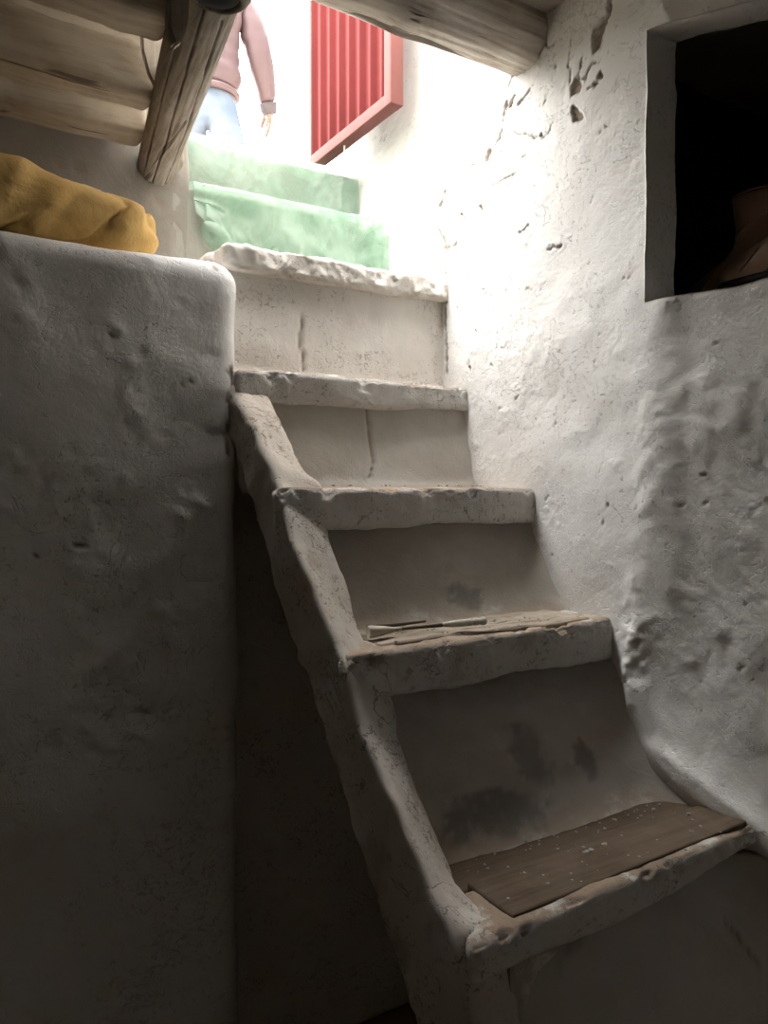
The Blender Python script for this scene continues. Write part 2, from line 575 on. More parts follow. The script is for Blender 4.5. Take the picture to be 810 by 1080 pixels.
sel = np.where((Q2[:, 0] > 0.9) & (Q2[:, 1] > 1.0))[0]
for pts, w in cr:
    P2 = [rp(*p) for p in pts]
    chip[sel] = np.maximum(chip[sel], poly_field((Q2 + jit)[sel], P2, [x / 1000 for x in w]))
for k in range(170):                                  # little flakes and pocks
    c = np.array([rnd.uniform(0.75, 2.3), rnd.uniform(1.0, 2.6)])
    w = rnd.uniform(0.0010, 0.0030)
    e = c + rnd.uniform(-1, 1, 2) * rnd.choice([0.004, 0.012, 0.02])
    near_ = np.where((np.abs(Q2 - c) < 0.06).all(1))[0]
    chip[near_] = np.maximum(chip[near_], 0.6 * poly_field((Q2 + jit)[near_], [c, e], [w, w * 0.5]))
Pw[:, 0] += 0.0075 * sstep(0.2, 0.8, chip)
wallV = [Pw]
wallF = grid_faces(nv_, nz_, mask, flip=True)
nW = len(Pw)
# the reveal of the opening (extrude the hole's rim into the wall)
rim = [i1 * nz_ + j for j in range(j0, j1 + 1)] + [i * nz_ + j1 for i in range(i1 - 1, i0 - 1, -1)] + \
      [i0 * nz_ + j for j in range(j1 - 1, j0 - 1, -1)] + [i * nz_ + j0 for i in range(i0 + 1, i1)]
prev = rim
base_n = nW
cen = np.array([0, (NV0 + NV1) / 2, (NZ0 + NZ1) / 2])
for dep in (0.006, 0.02, 0.045, 0.07, 0.09):
    R = Pw[rim].copy()
    R[:, 0] += dep
    R[:, 1] += 0.008 * fbm(R, 12, 3, 41) * (dep / 0.09)
    R[:, 2] += 0.008 * fbm(R, 12, 3, 43) * (dep / 0.09)
    k_ = np.sign(cen - R)
    R[:, 1:] -= k_[:, 1:] * 0.0
    wallV.append(R)
    cur = list(range(base_n, base_n + len(rim)))
    base_n += len(rim)
    m_ = len(rim)
    for a in range(m_):
        wallF.append((prev[a], prev[(a + 1) % m_], cur[(a + 1) % m_], cur[a]))
    prev = cur
# thickness: rim of the whole sheet back into the ground
per = [0 * nz_ + j for j in range(nz_)] + [i * nz_ + nz_ - 1 for i in range(1, nv_)] + \
      [(nv_ - 1) * nz_ + j for j in range(nz_ - 2, -1, -1)] + [i * nz_ for i in range(nv_ - 2, 0, -1)]
B = Pw[per].copy()
B[:, 0] = 2.7
wallV.append(B)
cur = list(range(base_n, base_n + len(per)))
for a in range(len(per)):
    b_ = (a + 1) % len(per)
    wallF.append((per[b_], per[a], cur[a], cur[b_]))
wallF.append(cur[::-1])
wallV = np.concatenate(wallV)
att = np.concatenate([np.clip(chip, 0, 1), np.zeros(len(wallV) - nW)])
struct('wall_right', wallV, wallF, M['white'], 'cracked whitewashed mud plaster wall right of the stair with a dark opening', 'wall', attrs={'chip': att})

# cupboard behind the opening, its shade put into a dark mud colour
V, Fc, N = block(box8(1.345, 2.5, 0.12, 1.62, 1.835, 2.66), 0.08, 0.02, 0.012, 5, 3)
struct('alcove', V, [f[::-1] for f in Fc if not all(V[i][0] < 1.37 for i in f)], M['dark'], 'dark alcove behind the square opening in the wall', 'alcove')

# ---- left wall: front of the raised platform
LW = block(box8(-2.5, 0.632, 1.622, 2.30, -0.1, 1.948), (0.009, 0.05, 0.009), 0.055, 0.016, 2.2, 12, 0.004, 11, 4)
V, Fc, N = LW
Q = np.stack([V[:, 0] * 6 + V[:, 2] * 3, V[:, 1] * 4, V[:, 2] * 13 - V[:, 0] * 6], -1)
V = V + N * (0.0025 * fbm(Q, 1.2, 3, 66))[:, None]
dents = 0
front = np.where(N[:, 1] < -0.5)[0]
for k in range(90):
    c = np.array([rnd.uniform(-0.1, 0.6), rnd.uniform(0.9, 1.93)])
    a = rnd.uniform(-0.9, 0.9)
    L_ = rnd.uniform(0.004, 0.03)
    f_ = poly_field(V[front][:, [0, 2]], [c, c + L_ * np.array([math.cos(a), math.sin(a)])], [rnd.uniform(0.003, 0.008)] * 2)
    V[front, 1] += 0.004 * f_ * rnd.choice([-1, 1])


def fp(v, *pts):
    return [(at(x, y, v=v)[0], at(x, y, v=v)[2]) for x, y in pts]


chip = np.zeros(len(V))
V2_ = V[front][:, [0, 2]] + 0.004 * fbm(V[front], 50, 2, 5)[:, None]
for pts, w in (([(247, 388), (249, 412), (247, 438), (239, 457), (242, 478)], [5, 6, 6, 6, 4]), ([(118, 352), (116, 356)], [6, 4]), ([(229, 278), (228, 284)], [4, 4]),
               ([(242, 392), (262, 388)], [4, 3]), ([(192, 404), (204, 400)], [3, 2]), ([(38, 585), (42, 590)], [4, 3]), ([(82, 575), (92, 573)], [4, 4])):
    chip[front] = np.maximum(chip[front], poly_field(V2_, fp(1.622, *pts), [x / 1000 for x in w]))
V[front, 1] += 0.006 * sstep(0.2, 0.8, chip[front])
struct('wall_left', V, Fc, M['grey'], 'grey plastered front wall of the raised platform left of the stair', 'wall', attrs={'chip': chip})

# ---- back wall above the platform, up to the ceiling, left of the entrance
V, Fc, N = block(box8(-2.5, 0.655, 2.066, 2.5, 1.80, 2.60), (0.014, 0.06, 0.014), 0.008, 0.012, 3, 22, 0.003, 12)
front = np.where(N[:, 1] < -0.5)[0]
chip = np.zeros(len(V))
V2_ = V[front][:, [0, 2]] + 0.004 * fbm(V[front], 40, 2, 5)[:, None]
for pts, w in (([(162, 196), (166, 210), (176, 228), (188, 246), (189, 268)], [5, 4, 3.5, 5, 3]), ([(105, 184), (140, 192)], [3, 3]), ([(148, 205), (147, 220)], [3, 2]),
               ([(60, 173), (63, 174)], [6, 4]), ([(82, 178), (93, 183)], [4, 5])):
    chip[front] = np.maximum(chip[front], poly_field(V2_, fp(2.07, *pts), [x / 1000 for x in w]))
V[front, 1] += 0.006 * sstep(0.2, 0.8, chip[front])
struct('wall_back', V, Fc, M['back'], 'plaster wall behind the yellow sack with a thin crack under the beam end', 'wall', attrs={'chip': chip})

# ---- rest of the shell (behind the camera) and floor, ceiling
for nm, b, lab in (('wall_near', box8(-2.6, 2.2, -2.3, -2.0, -0.1, 2.75), 'plaster wall behind the viewer'), ('wall_side', box8(-2.6, -2.3, -2.2, 2.4, -0.1, 2.75), 'plaster wall far left of the platform')):
    V, Fc, N = block(b, 0.1, 0.02, 0.012, 3, 5)
    struct(nm, V, Fc, M['grey'], lab, 'wall')
V, Fc, N = block(box8(-2.6, 2.0, -2.3, 2.3, -0.3, 0.0), (0.06, 0.06, 0.1), 0.02, 0.012, 3, 8)
struct('floor', V, Fc, M['floor'], 'beaten earth floor', 'floor')
V1, F1, N = block(box8(-2.6, 2.2, -2.3, 1.40, 2.535, 2.80), (0.05, 0.05, 0.09), 0.02, 0.02, 3, 9)
V2, F2, N = block([(-2.6, 1.2, 2.535), (-2.6, 1.2, 2.8), (-2.6, 2.5, 2.535), (-2.6, 2.5, 2.8), (0.44, 1.2, 2.535), (0.44, 1.2, 2.8), (0.585, 2.5, 2.535), (0.585, 2.5, 2.8)], (0.03, 0.03, 0.09), 0.02, 0.02, 4, 10)
V, Fc = join((V1, F1), (V2, F2))
struct('ceiling', V, Fc, M['ceil'], 'dark plastered ceiling above the joists', 'ceiling')
gx, gy = np.meshgrid(np.linspace(-7, 9, 60), np.linspace(2.42, 13, 50), indexing='ij')
G = np.stack([gx, gy, np.full_like(gx, 2.445)], -1)
G[..., 2] += 0.02 * fbm(G, 1.2, 3, 4) + 0.11 * sstep(2.5, 3.4, gy)
struct('ground', G.reshape(-1, 3), grid_faces(60, 50), M['ground'], 'dry earth yard outside the entrance', 'ground')

# ================================================================== STAIRCASE
st = thing('staircase', 'steep whitewashed mud and timber stair climbing to the bright entrance', 'stairs', (0.95, 1.0, 0.0))
trd = [  # u0, u1, front v left, front v right, back v, top z, bottom z left, bottom z right
    (0.600, 1.33, 0.270, 0.270, 0.50, 0.290, 0.210, 0.210),
    (0.600, 1.32, 0.530, 0.530, 0.76, 0.575, 0.495, 0.495),
    (0.606, 1.300, 0.772, 0.800, 0.90, 0.858, 0.800, 0.806),
    (0.588, 1.262, 1.090, 1.122, 1.42, 1.178, 1.098, 1.092),
    (0.586, 1.262, 1.340, 1.362, 1.62, 1.451, 1.371, 1.371),
    (0.607, 1.262, 1.606, 1.612, 1.82, 1.714, 1.640, 1.650)]


def wear_fn(seed, top, curve=0.0, wave=0.0):
    def fn(W, N, t):
        e = np.exp(-((t[:, 1]) / 0.10) ** 2) * sstep(0.3, 1.0, t[:, 2])       # nosing knocked off in places
        nn = fbm(W, 30, 4, seed, 0.6)
        W[:, 2] -= e * np.clip(nn - 0.12, 0, 0.35) * 0.030
        W[:, 1] += e * np.clip(nn - 0.12, 0, 0.35) * 0.024
        lo = sstep(0.6, 0.0, t[:, 2]) * sstep(0.35, 0.0, t[:, 1])
        W[:, 2] += lo * (wave * fbm(W * np.array([1, 0, 0]), 7, 2, seed + 3) + curve * sstep(0.55, 1.0, t[:, 0]))
        return W
    return fn


for k, (u0, u1, f0, f1, b, zt, zl, zr) in enumerate(trd):
    ub = u0 + 0.26 * min(b - f0, 0.3)
    c8 = [(u0, f0, zl), (u0, f0, zt), (ub, b, zl), (ub, b, zt), (u1, f1, zr), (u1, f1, zt), (u1, b, zr), (u1, b, zt)]
    V, Fc, N = block(c8, (0.007, 0.012, 0.008), 0.014, 0.007, 8, 100 + 7 * k, 0.0025, 34, 4, wear_fn(200 + k, zt, 0.022 if k == 2 else 0.0, (0.004, 0.004, 0.004, 0.004, 0.006, 0.012)[k]))
    chip = sstep(0.30, 0.48, fbm(V, 19, 4, 300 + k)) * sstep(0.2, 0.8, N[:, 2] + 0.5 * (N[:, 1] < -0.3)) * 0.55
    if k == 3:                                        # rotten left end and nosing of this tread
        g = np.exp(-((V[:, 0] - 0.62) / 0.07) ** 2) + 0.55 * sstep(1.160, 1.176, V[:, 2])
        chip = np.maximum(chip, g * sstep(-0.02, 0.30, fbm(V, 24, 5, 333, 0.65)) * (V[:, 1] < 1.2))
    tr = obj('tread', V, Fc, M['stair'], st, attrs={'chip': np.clip(chip, 0, 1)})
    if k == 2:
        V, Fc, N = block(box8(u0 + 0.08, 1.26, 0.902, 1.04, 0.79, 0.852), (0.012, 0.012, 0.02), 0.006, 0.004, 8, 150, 0.002, 30)
        o = obj('back_plank', V, Fc, M['plank'], st)
        V, Fc, N = block([(0.70, 0.800, 0.846), (0.70, 0.800, 0.862), (0.70, 0.905, 0.846), (0.70, 0.905, 0.862), (1.255, 0.815, 0.846), (1.255, 0.815, 0.862), (1.255, 0.905, 0.846), (1.255, 0.905, 0.862)],
                         (0.01, 0.01, 0.006), 0.004, 0.003, 8, 151, 0.0015, 30)
        o = obj('plank', V, Fc, M['plank'], st)
        o['label'] = 'worn brown plank on the white tread'
    if k == 3:
        V, Fc, N = block(box8(0.69, 1.20, 1.135, 1.27, 1.160, 1.181), (0.009, 0.009, 0.006), 0.006, 0.004, 8, 152, 0.005, 26)
        o = obj('crumbling_plank', V, Fc, M['splinter'], st)
        o['label'] = 'splintered grey brown plank top'


def riser(u0, u1, vb, vt, zb, zt, fil, seed, m, stains=(), lines=(), name='riser', lean_pow=1.0):
    uu = np.linspace(u0, u1, int((u1 - u0) / 0.008) + 1)
    zz = np.linspace(zb, zt, int((zt - zb) / 0.008) + 1)
    U_, Z_ = np.meshgrid(uu, zz, indexing='ij')
    tt = (Z_ - zb) / (zt - zb)
    V_ = vb + (vt - vb) * tt ** lean_pow
    x = np.clip((U_ - (1.262 - fil)) / fil, 0, 1)
    V_ = V_ - fil * (1 - np.sqrt(np.clip(1 - x * x, 0, 1)))
    x = np.clip((0.035 - (Z_ - zb)) / 0.035, 0, 1)
    V_ = V_ - 0.022 * x * x
    P = np.stack([U_, V_, Z_], -1)
    V_ = V_ + 0.008 * fbm(P, 5, 3, seed) + 0.003 * fbm(P, 18, 3, seed + 9)
    P[..., 1] = V_
    P = P.reshape(-1, 3)
    nU, nZ = len(uu), len(zz)
    stn = np.zeros(len(P))
    for (su, sz, ru, rz, a) in stains:
        g = np.exp(-((P[:, 0] - su) / ru) ** 2 - ((P[:, 2] - sz) / rz) ** 2)
        stn = np.maximum(stn, 0.75 * a * sstep(0.30, 0.75, g + 0.75 * fbm(P * np.array([1, 1, 2.0]), 30, 5, seed + 21, 0.65)) * sstep(0.05, 0.4, g))
    ch = np.zeros(len(P))
    for pts, w in lines:
        ch = np.maximum(ch, poly_field(P[:, [0, 2]] + 0.003 * fbm(P, 40, 2, 3)[:, None], pts, w))
    P[:, 1] += 0.006 * sstep(0.2, 0.8, ch)
    B = P.copy()
    B[:, 1] += 0.035
    n = len(P)
    Fq = grid_faces(nU, nZ) + [tuple(i + n for i in f) for f in grid_faces(nU, nZ, flip=True)]
    per = [i * nZ for i in range(nU)] + [(nU - 1) * nZ + j for j in range(1, nZ)] + [i * nZ + nZ - 1 for i in range(nU - 2, -1, -1)] + [j for j in range(nZ - 2, 0, -1)]
    for a in range(len(per)):
        b = per[(a + 1) % len(per)]
        Fq.append((b, per[a], per[a] + n, b + n))
    return obj(name, np.concatenate([P, B]), Fq, m, st, attrs={'chip': np.concatenate([ch, ch * 0]), 'stain': np.concatenate([stn, stn * 0])})


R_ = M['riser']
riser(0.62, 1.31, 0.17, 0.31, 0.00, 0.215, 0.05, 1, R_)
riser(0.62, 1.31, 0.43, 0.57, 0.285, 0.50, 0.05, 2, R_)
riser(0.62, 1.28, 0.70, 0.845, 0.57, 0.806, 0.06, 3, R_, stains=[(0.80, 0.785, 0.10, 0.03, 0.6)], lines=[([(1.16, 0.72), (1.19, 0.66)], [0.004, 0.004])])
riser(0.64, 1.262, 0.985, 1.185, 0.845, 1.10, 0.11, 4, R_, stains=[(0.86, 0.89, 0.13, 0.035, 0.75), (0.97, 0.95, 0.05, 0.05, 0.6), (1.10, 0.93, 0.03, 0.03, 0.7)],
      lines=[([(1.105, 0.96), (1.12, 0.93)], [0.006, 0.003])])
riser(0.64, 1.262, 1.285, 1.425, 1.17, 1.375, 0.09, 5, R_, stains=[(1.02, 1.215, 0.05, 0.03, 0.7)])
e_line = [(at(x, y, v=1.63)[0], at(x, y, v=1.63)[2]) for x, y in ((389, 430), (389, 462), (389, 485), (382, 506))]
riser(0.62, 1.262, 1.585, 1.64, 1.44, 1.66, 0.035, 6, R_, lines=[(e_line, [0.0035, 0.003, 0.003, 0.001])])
f_line = [(at(x, y, v=1.73)[0], at(x, y, v=1.73)[2]) for x, y in ((320, 325), (317, 350), (318, 392))]
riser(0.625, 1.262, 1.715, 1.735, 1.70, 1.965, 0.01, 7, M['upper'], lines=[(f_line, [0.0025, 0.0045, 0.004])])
# crumbled mud lip on top of the last riser, and the landing behind it


def lip_fn(W, N, t):
    nn = fbm(W, 26, 4, 411, 0.65)
    fr = sstep(0.4, 0.0, t[:, 1])
    W[:, 1] += fr * 0.012 * nn
    W[:, 2] += sstep(0.4, 1.0, t[:, 2]) * (0.008 * fbm(W, 7, 3, 77) + 0.005 * nn)
    W += 0.0025 * fbm(W, 60, 3, 91)[:, None] * N
    return W


V, Fc, N = block(box8(0.62, 1.262, 1.705, 1.80, 1.955, 2.012), (0.006, 0.01, 0.006), 0.014, 0.006, 9, 61, 0.003, 36, 4, lip_fn)
chip = sstep(0.05, 0.40, fbm(V, 17, 4, 63)) * (0.35 + 0.5 * (N[:, 2] > 0.2))
obj('lip', V, Fc, M['upper'], st, attrs={'chip': chip})
V, Fc, N = block(box8(0.60, 1.262, 1.77, 2.2, 0.0, 2.005), (0.03, 0.03, 0.06), 0.02, 0.008, 6, 62)
obj('landing', V, Fc, M['upper'], st)

# the sloping stringer: timber under thick mud plaster
vv = np.arange(0.05, 1.672, 0.009)
to_v = [0.05, 0.25, 0.30, 0.50, 0.56, 0.72, 0.770, 0.80, 0.865, 0.965, 1.055, 1.10, 1.19, 1.30, 1.355, 1.42, 1.50, 1.58, 1.68]
to_z = [0.15, 0.20, 0.28, 0.42, 0.56, 0.68, 0.77, 0.868, 0.908, 1.005, 1.080, 1.170, 1.26, 1.365, 1.452, 1.515, 1.585, 1.645, 1.70]
ti_v = [0.05, 0.25, 0.30, 0.50, 0.56, 0.72, 0.780, 0.80, 0.845, 0.933, 1.036, 1.10, 1.206, 1.340, 1.395, 1.46, 1.555, 1.605, 1.68]
ti_z = [0.15, 0.18, 0.26, 0.40, 0.54, 0.66, 0.76, 0.835, 0.845, 0.868, 0.980, 1.055, 1.180, 1.360, 1.456, 1.50, 1.605, 1.660, 1.70]
ring = []
for v in vv:
    zo, zi = np.interp(v, to_v, to_z), np.interp(v, ti_v, ti_z)
    zb = 1.575 + (v - 1.63) * 1.21
    foot = sum(math.exp(-((v - x) / 0.035) ** 2) for x in (0.83, 1.14, 1.395))
    uo, ui = 0.600, 0.694 + 0.02 * foot
    zb = min(zb, zo - 0.12)
    zb = max(zb, -0.02) if v > 0.3 else max(zb, -0.02)
    C = [(uo, zb), (uo, zo), (ui, zi), (ui, zb)]
    pts = []
    rr = 0.024
    for a in range(4):
        p0, p1, p2 = np.array(C[a - 1]), np.array(C[a]), np.array(C[(a + 1) % 4])
        d0, d1 = (p0 - p1), (p2 - p1)
        l0, l1 = np.linalg.norm(d0), np.linalg.norm(d1)
        A_, B_ = p1 + d0 / l0 * min(rr, l0 * 0.45), p1 + d1 / l1 * min(rr, l1 * 0.45)
        for s_ in (0, 0.25, 0.5, 0.75, 1):
            pts.append((1 - s_) ** 2 * A_ + 2 * s_ * (1 - s_) * p1 + s_ * s_ * B_)
        nx0, nx1 = p1, p2
        E_ = p2 + (p1 - p2) / l1 * min(rr, l1 * 0.45)
        for s_ in np.linspace(0, 1, 14)[1:-1]:
            pts.append(B_ * (1 - s_) + E_ * s_)
    ring.append([(p[0], v, p[1]) for p in pts])
ring = np.array(ring)
nr = ring.shape[1]
cn = ring.mean(1, keepdims=True)
Nn = ring - cn
Nn[..., 2] *= 0.35
Nn /= np.linalg.norm(Nn, axis=-1, keepdims=True)
d = 0.012 * fbm(ring, 6, 4, 501) + 0.007 * fbm(ring, 22, 4, 505, 0.6)
ring = ring + Nn * d[..., None]
V = ring.reshape(-1, 3)
Fc = [(i * nr + k, i * nr + (k + 1) % nr, (i + 1) * nr + (k + 1) % nr, (i + 1) * nr + k) for i in range(len(vv) - 1) for k in range(nr)]
Fc += [tuple(range(nr))[::-1], tuple((len(vv) - 1) * nr + k for k in range(nr))]
chip = sstep(0.22, 0.50, fbm(V, 13, 5, 510)) * 0.6
obj('stringer', V, [f[::-1] for f in Fc], M['string'], st, attrs={'chip': chip})

# hand-smoothed fillet where the stringer meets the underside of the third tread
arc = [(0.680, 0.815), (0.785, 0.812)] + [(0.785 - 0.080 * math.sin(a), 0.722 + 0.080 * math.cos(a)) for a in np.linspace(0.0, 1.45, 10)] + [(0.700, 0.700), (0.680, 0.700)]
na = len(arc)
vl = [0.782, 0.786, 0.80, 0.83, 0.86]
V = np.array([(p[0], v, p[1]) for v in vl for p in arc])
V += 0.004 * np.stack([fbm(V, 20, 3, 520 + i) for i in range(3)], -1)
Fc = [(i * na + k, i * na + (k + 1) % na, (i + 1) * na + (k + 1) % na, (i + 1) * na + k) for i in range(len(vl) - 1) for k in range(na)]
Fc += [tuple(range(na))[::-1], tuple((len(vl) - 1) * na + k for k in range(na))]
obj('fillet', V, Fc, M['stair'], st, smooth=False, attrs={'chip': np.zeros(len(V))})

# ================================================================== ENTRANCE STEPS, PLASTIC, GATE
es = thing('entrance_steps', 'two masonry steps under the green plastic at the entrance', 'steps', (0.95, 2.3, 2.0))
V, Fc, N = block(box8(0.600, 1.262, 2.068, 2.46, 2.006, 2.262), (0.02, 0.03, 0.02), 0.012, 0.006, 6, 71, 0.002, 24)
obj('step', V, Fc, M['step'], es)
V, Fc, N = block(box8(0.655, 1.255, 2.20, 2.52, 2.25, 2.448), (0.02, 0.03, 0.02), 0.012, 0.006, 6, 72, 0.002, 24)
obj('step', V, Fc, M['step'], es)

# sheet hung over both steps
su = np.linspace(0.662, 1.236, 130)
path = [(2.40, 2.470), (2.32, 2.470), (2.24, 2.470), (2.188, 2.462), (2.176, 2.44), (2.174, 2.36), (2.172, 2.295), (2.150, 2.283), (2.09, 2.284), (2.052, 2.272), (2.046, 2.25), (2.045, 2.18), (2.043, 2.10), (2.040, 2.050)]
pa = np.array(path)
ln = np.concatenate([[0], np.cumsum(np.linalg.norm(np.diff(pa, axis=0), axis=1))])
tt = np.linspace(0, ln[-1], 90)
pv, pz = np.interp(tt, ln, pa[:, 0]), np.interp(tt, ln, pa[:, 1])
SU, ST = np.meshgrid(su, tt, indexing='ij')
PVv = np.broadcast_to(pv, SU.shape).copy()
PZ = np.broadcast_to(pz, SU.shape).copy()
P = np.stack([SU, PVv, PZ], -1)
Qs = np.stack([SU * 3 + ST * 1.3, ST * 2.2 - SU * 1.1, SU * 0], -1)
wr = 0.012 * (1 - np.abs(fbm(Qs, 1.7, 2, 601)) * 2.4) * 0.5 + 0.008 * (0.25 - np.abs(fbm(Qs, 4.5, 2, 603)))
P[..., 1] -= np.clip(wr, -0.012, 0.03)
# bottom hem hangs unevenly, left corner pulled up, right end bunches out against the wall
hem = sstep(ln[-1] * 0.72, ln[-1], ST)
lift = np.interp(SU, [0.67, 0.72, 0.78, 0.86, 1.0, 1.15, 1.24], [0.13, 0.085, 0.012, 0.0, 0.012, -0.002, 0.004])
P[..., 2] += hem * lift
rt_ = sstep(1.12, 1.23, SU) * sstep(ln[-1] * 0.55, ln[-1] * 0.8, ST)
P[..., 1] -= rt_ * (0.035 + 0.02 * fbm(P, 14, 2, 611))
sheetV, sheetF = P.reshape(-1, 3), grid_faces(len(su), len(tt), flip=True)
P2 = P[:, 58:, :].copy()                             # the lower half hangs double
P2[..., 1] -= 0.007 + 0.004 * np.abs(fbm(P2, 8, 2, 620))
P2[..., 2] -= 0.004
P2[..., 0] = 0.690 + (P2[..., 0] - 0.662) * 0.97
parts = [(sheetV, sheetF), (P2.reshape(-1, 3), grid_faces(P2.shape[0], P2.shape[1], flip=True))]
# doubled-over folds of the film
for (pts, w, off, sd) in (([(255, 279), (275, 286), (300, 284), (330, 288), (372, 295)], 0.024, 0.020, 5), ([(213, 236), (228, 252), (236, 268)], 0.035, 0.018, 6), ([(388, 236), (393, 262), (392, 288)], 0.022, 0.062, 7)):
    L_ = np.array([at(x, y, v=(2.035 if sd < 8 else 2.16)) for x, y in pts])
    s0 = np.linspace(0, 1, 24)
    Lx = np.stack([np.interp(s0, np.linspace(0, 1, len(L_)), L_[:, c]) for c in range(3)], -1)
    tv = np.gradient(Lx, axis=0); tv /= np.linalg.norm(tv, axis=1, keepdims=True)
    nrm = np.stack([-tv[:, 2], 0 * tv[:, 0], tv[:, 0]], -1)
    ws = w * np.sin(np.pi * np.clip(s0 * 0.9 + 0.05, 0, 1)) ** 0.6
    A_ = []
    for q in (-1, -0.4, 0.2, 0.8, 1.0):
        e_ = Lx + nrm * (ws * q)[:, None]
        e_[:, 1] -= off * 0.5 + 0.006 * (1 - q * q)
        e_ += 0.004 * np.stack([fbm(e_, 12, 2, sd + i) for i in range(3)], -1)
        A_.append(e_)
    A_ = np.array(A_)
    A_[..., 1] = np.minimum(A_[..., 1], 2.033)
    parts.append((A_.reshape(-1, 3), grid_faces(5, 24, flip=True)))
V, Fc = join(*parts)
tag(obj('plastic_sheet', V, Fc, M['green']), 'crumpled pale green plastic sheet hung over the entrance steps', 'sheet')

# red metal gate, swung open along the right wall
GV0, GV1, GZ0, GZ1, GU = 1.790, 2.293, 2.486, 3.70, 1.120
gt = thing('metal_gate', 'red corrugated metal gate swung open against the white wall', 'gate', (1.14, 2.28, 2.486))
n_ = 260
ys = np.linspace(GV0 + 0.035, GV1 - 0.012, n_)
per_ = 0.062
ph = (ys - ys[0]) / per_ % 1.0
prof = np.interp(ph, [0, 0.12, 0.34, 0.46, 0.80, 0.92, 1.0], [0, 0.0, 0.016, 0.016, 0.003, 0.0, 0.0])
zz = np.linspace(GZ0 + 0.035, GZ1 - 0.03, 14)
A_ = np.array([[(GU + 0.022 - p, y, z) for z in zz] for y, p in zip(ys, prof)])
B_ = A_ + np.array([0.0025, 0, 0])
nA = A_.shape[0] * A_.shape[1]
Fq = grid_faces(n_, 14) + [tuple(i + nA for i in f) for f in grid_faces(n_, 14, flip=True)]
obj('corrugated_panel', np.concatenate([A_.reshape(-1, 3), B_.reshape(-1, 3)]), Fq, M['red'], gt, smooth=True)
for b in (box8(GU, GU + 0.042, GV0, GV0 + 0.036, GZ0, GZ1), box8(GU + 0.004, GU + 0.040, GV1 - 0.014, GV1, GZ0, GZ1),
          box8(GU + 0.001, GU + 0.041, GV0 + 0.004, GV1 - 0.002, GZ0 + 0.0005, GZ0 + 0.036), box8(GU + 0.001, GU + 0.041, GV0 + 0.004, GV1 - 0.002, GZ1 - 0.036, GZ1 - 0.001)):
    V, Fc, N = block(b, 0.06, 0.004, 0.001, 8, 3)
    obj('frame_bar', V, Fc, M['redframe'], gt)
for z in (2.70, 3.25):
    V, Fc, N = block(box8(GU + 0.036, 1.262, GV1 - 0.05, GV1 - 0.02, z, z + 0.09), 0.02, 0.006, 0.001, 8, 3)
    obj('hinge', V, Fc, M['rust'], gt)
V, Fc = tube([(GU + 0.02, 2.086, 2.492), (GU + 0.021, 2.088, 2.46), (GU + 0.018, 2.086, 2.42), (GU + 0.020, 2.087, 2.412)], [0.003, 0.003, 0.003, 0.005], 8, ref=(1, 0, 0))
obj('drop_bolt', V, Fc, M['bone'], gt)

# ================================================================== CEILING TIMBERS
def log(p0, p1, r0, r1, seed, bend=0.0, lump=0.10, st_=200, n=150, knots=(), grooves=(), bvec=(0, 0, 1)):
    p0, p1 = np.array(p0, float), np.array(p1, float)
    s = np.linspace(0, 1, st_)
    Tn = (p1 - p0) / np.linalg.norm(p1 - p0)
    a = np.cross(Tn, (0, 0, 1)); a /= np.linalg.norm(a)
    b = np.cross(a, Tn)
    W = np.linspace(0, 2 * math.pi, n, endpoint=False)
    SS, WW = np.meshgrid(s, W, indexing='ij')
    L = np.linalg.norm(p1 - p0)
    R = r0 + (r1 - r0) * SS
    C = np.stack([np.cos(WW), np.sin(WW), SS * L * 1.5], -1)
    R = R * (1 + lump * fbm(C, 1.3, 3, seed) + 0.35 * lump * fbm(np.stack([np.cos(WW) * 7, np.sin(WW) * 7, SS * L * 3], -1), 1.0, 3, seed + 4))
    ch = np.zeros_like(R)
    for (ks, kw, kr, kh) in knots:
        dw = np.angle(np.exp(1j * (WW - kw))) * (r0 + r1) / 2
        R = R + kh * np.exp(-((SS - ks) * L / kr) ** 2 - (dw / kr) ** 2)
    for g in grooves:
        gs, gw = np.array([q[0] for q in g]), np.array([q[1] for q in g])
        w_ = np.interp(SS, gs, gw)
        on = (SS >= gs.min()) & (SS <= gs.max())
        dw = np.abs(np.angle(np.exp(1j * (WW - w_ - 0.08 * fbm(C, 6, 2, seed + 8))))) * (r0 + r1) / 2
        f_ = np.clip(1.4 - dw / (0.0022 + 0.0016 * fbm(C * 2, 3, 2, seed + 3)), 0, 1) * on
        R = R - 0.006 * f_
        ch = np.maximum(ch, f_)
    ctr = p0 + (p1 - p0) * SS[..., None] + np.array(bvec) * (bend * np.sin(np.pi * SS))[..., None]
    P = ctr + a * (np.cos(WW) * R)[..., None] + b * (np.sin(WW) * R)[..., None]
    V = P.reshape(-1, 3)
    Fc = [(i * n + k, i * n + (k + 1) % n, (i + 1) * n + (k + 1) % n, (i + 1) * n + k) for i in range(st_ - 1) for k in range(n)]
    ch = ch.ravel()
    # sawn ends with a small chamfer
    for i in (0, st_ - 1):
        c0 = ctr[i, 0]
        sg = -1 if i == 0 else 1
        last = [i * n + k for k in range(n)]
        for f_, push in ((0.93, 0.006), (0.5, 0.008)):
            nv2 = c0 + (P[i] - c0) * f_ + Tn * push * sg
            o_ = len(V)
            V = np.concatenate([V, nv2]); ch = np.concatenate([ch, np.zeros(n)])
            new = [o_ + k for k in range(n)]
            for k in range(n):
                q = (last[k], last[(k + 1) % n], new[(k + 1) % n], new[k])
                Fc.append(q[::-1] if i == 0 else q)
            last = new
        Fc.append(tuple(last[::-1]) if i == 0 else tuple(last))
    return V, Fc, ch


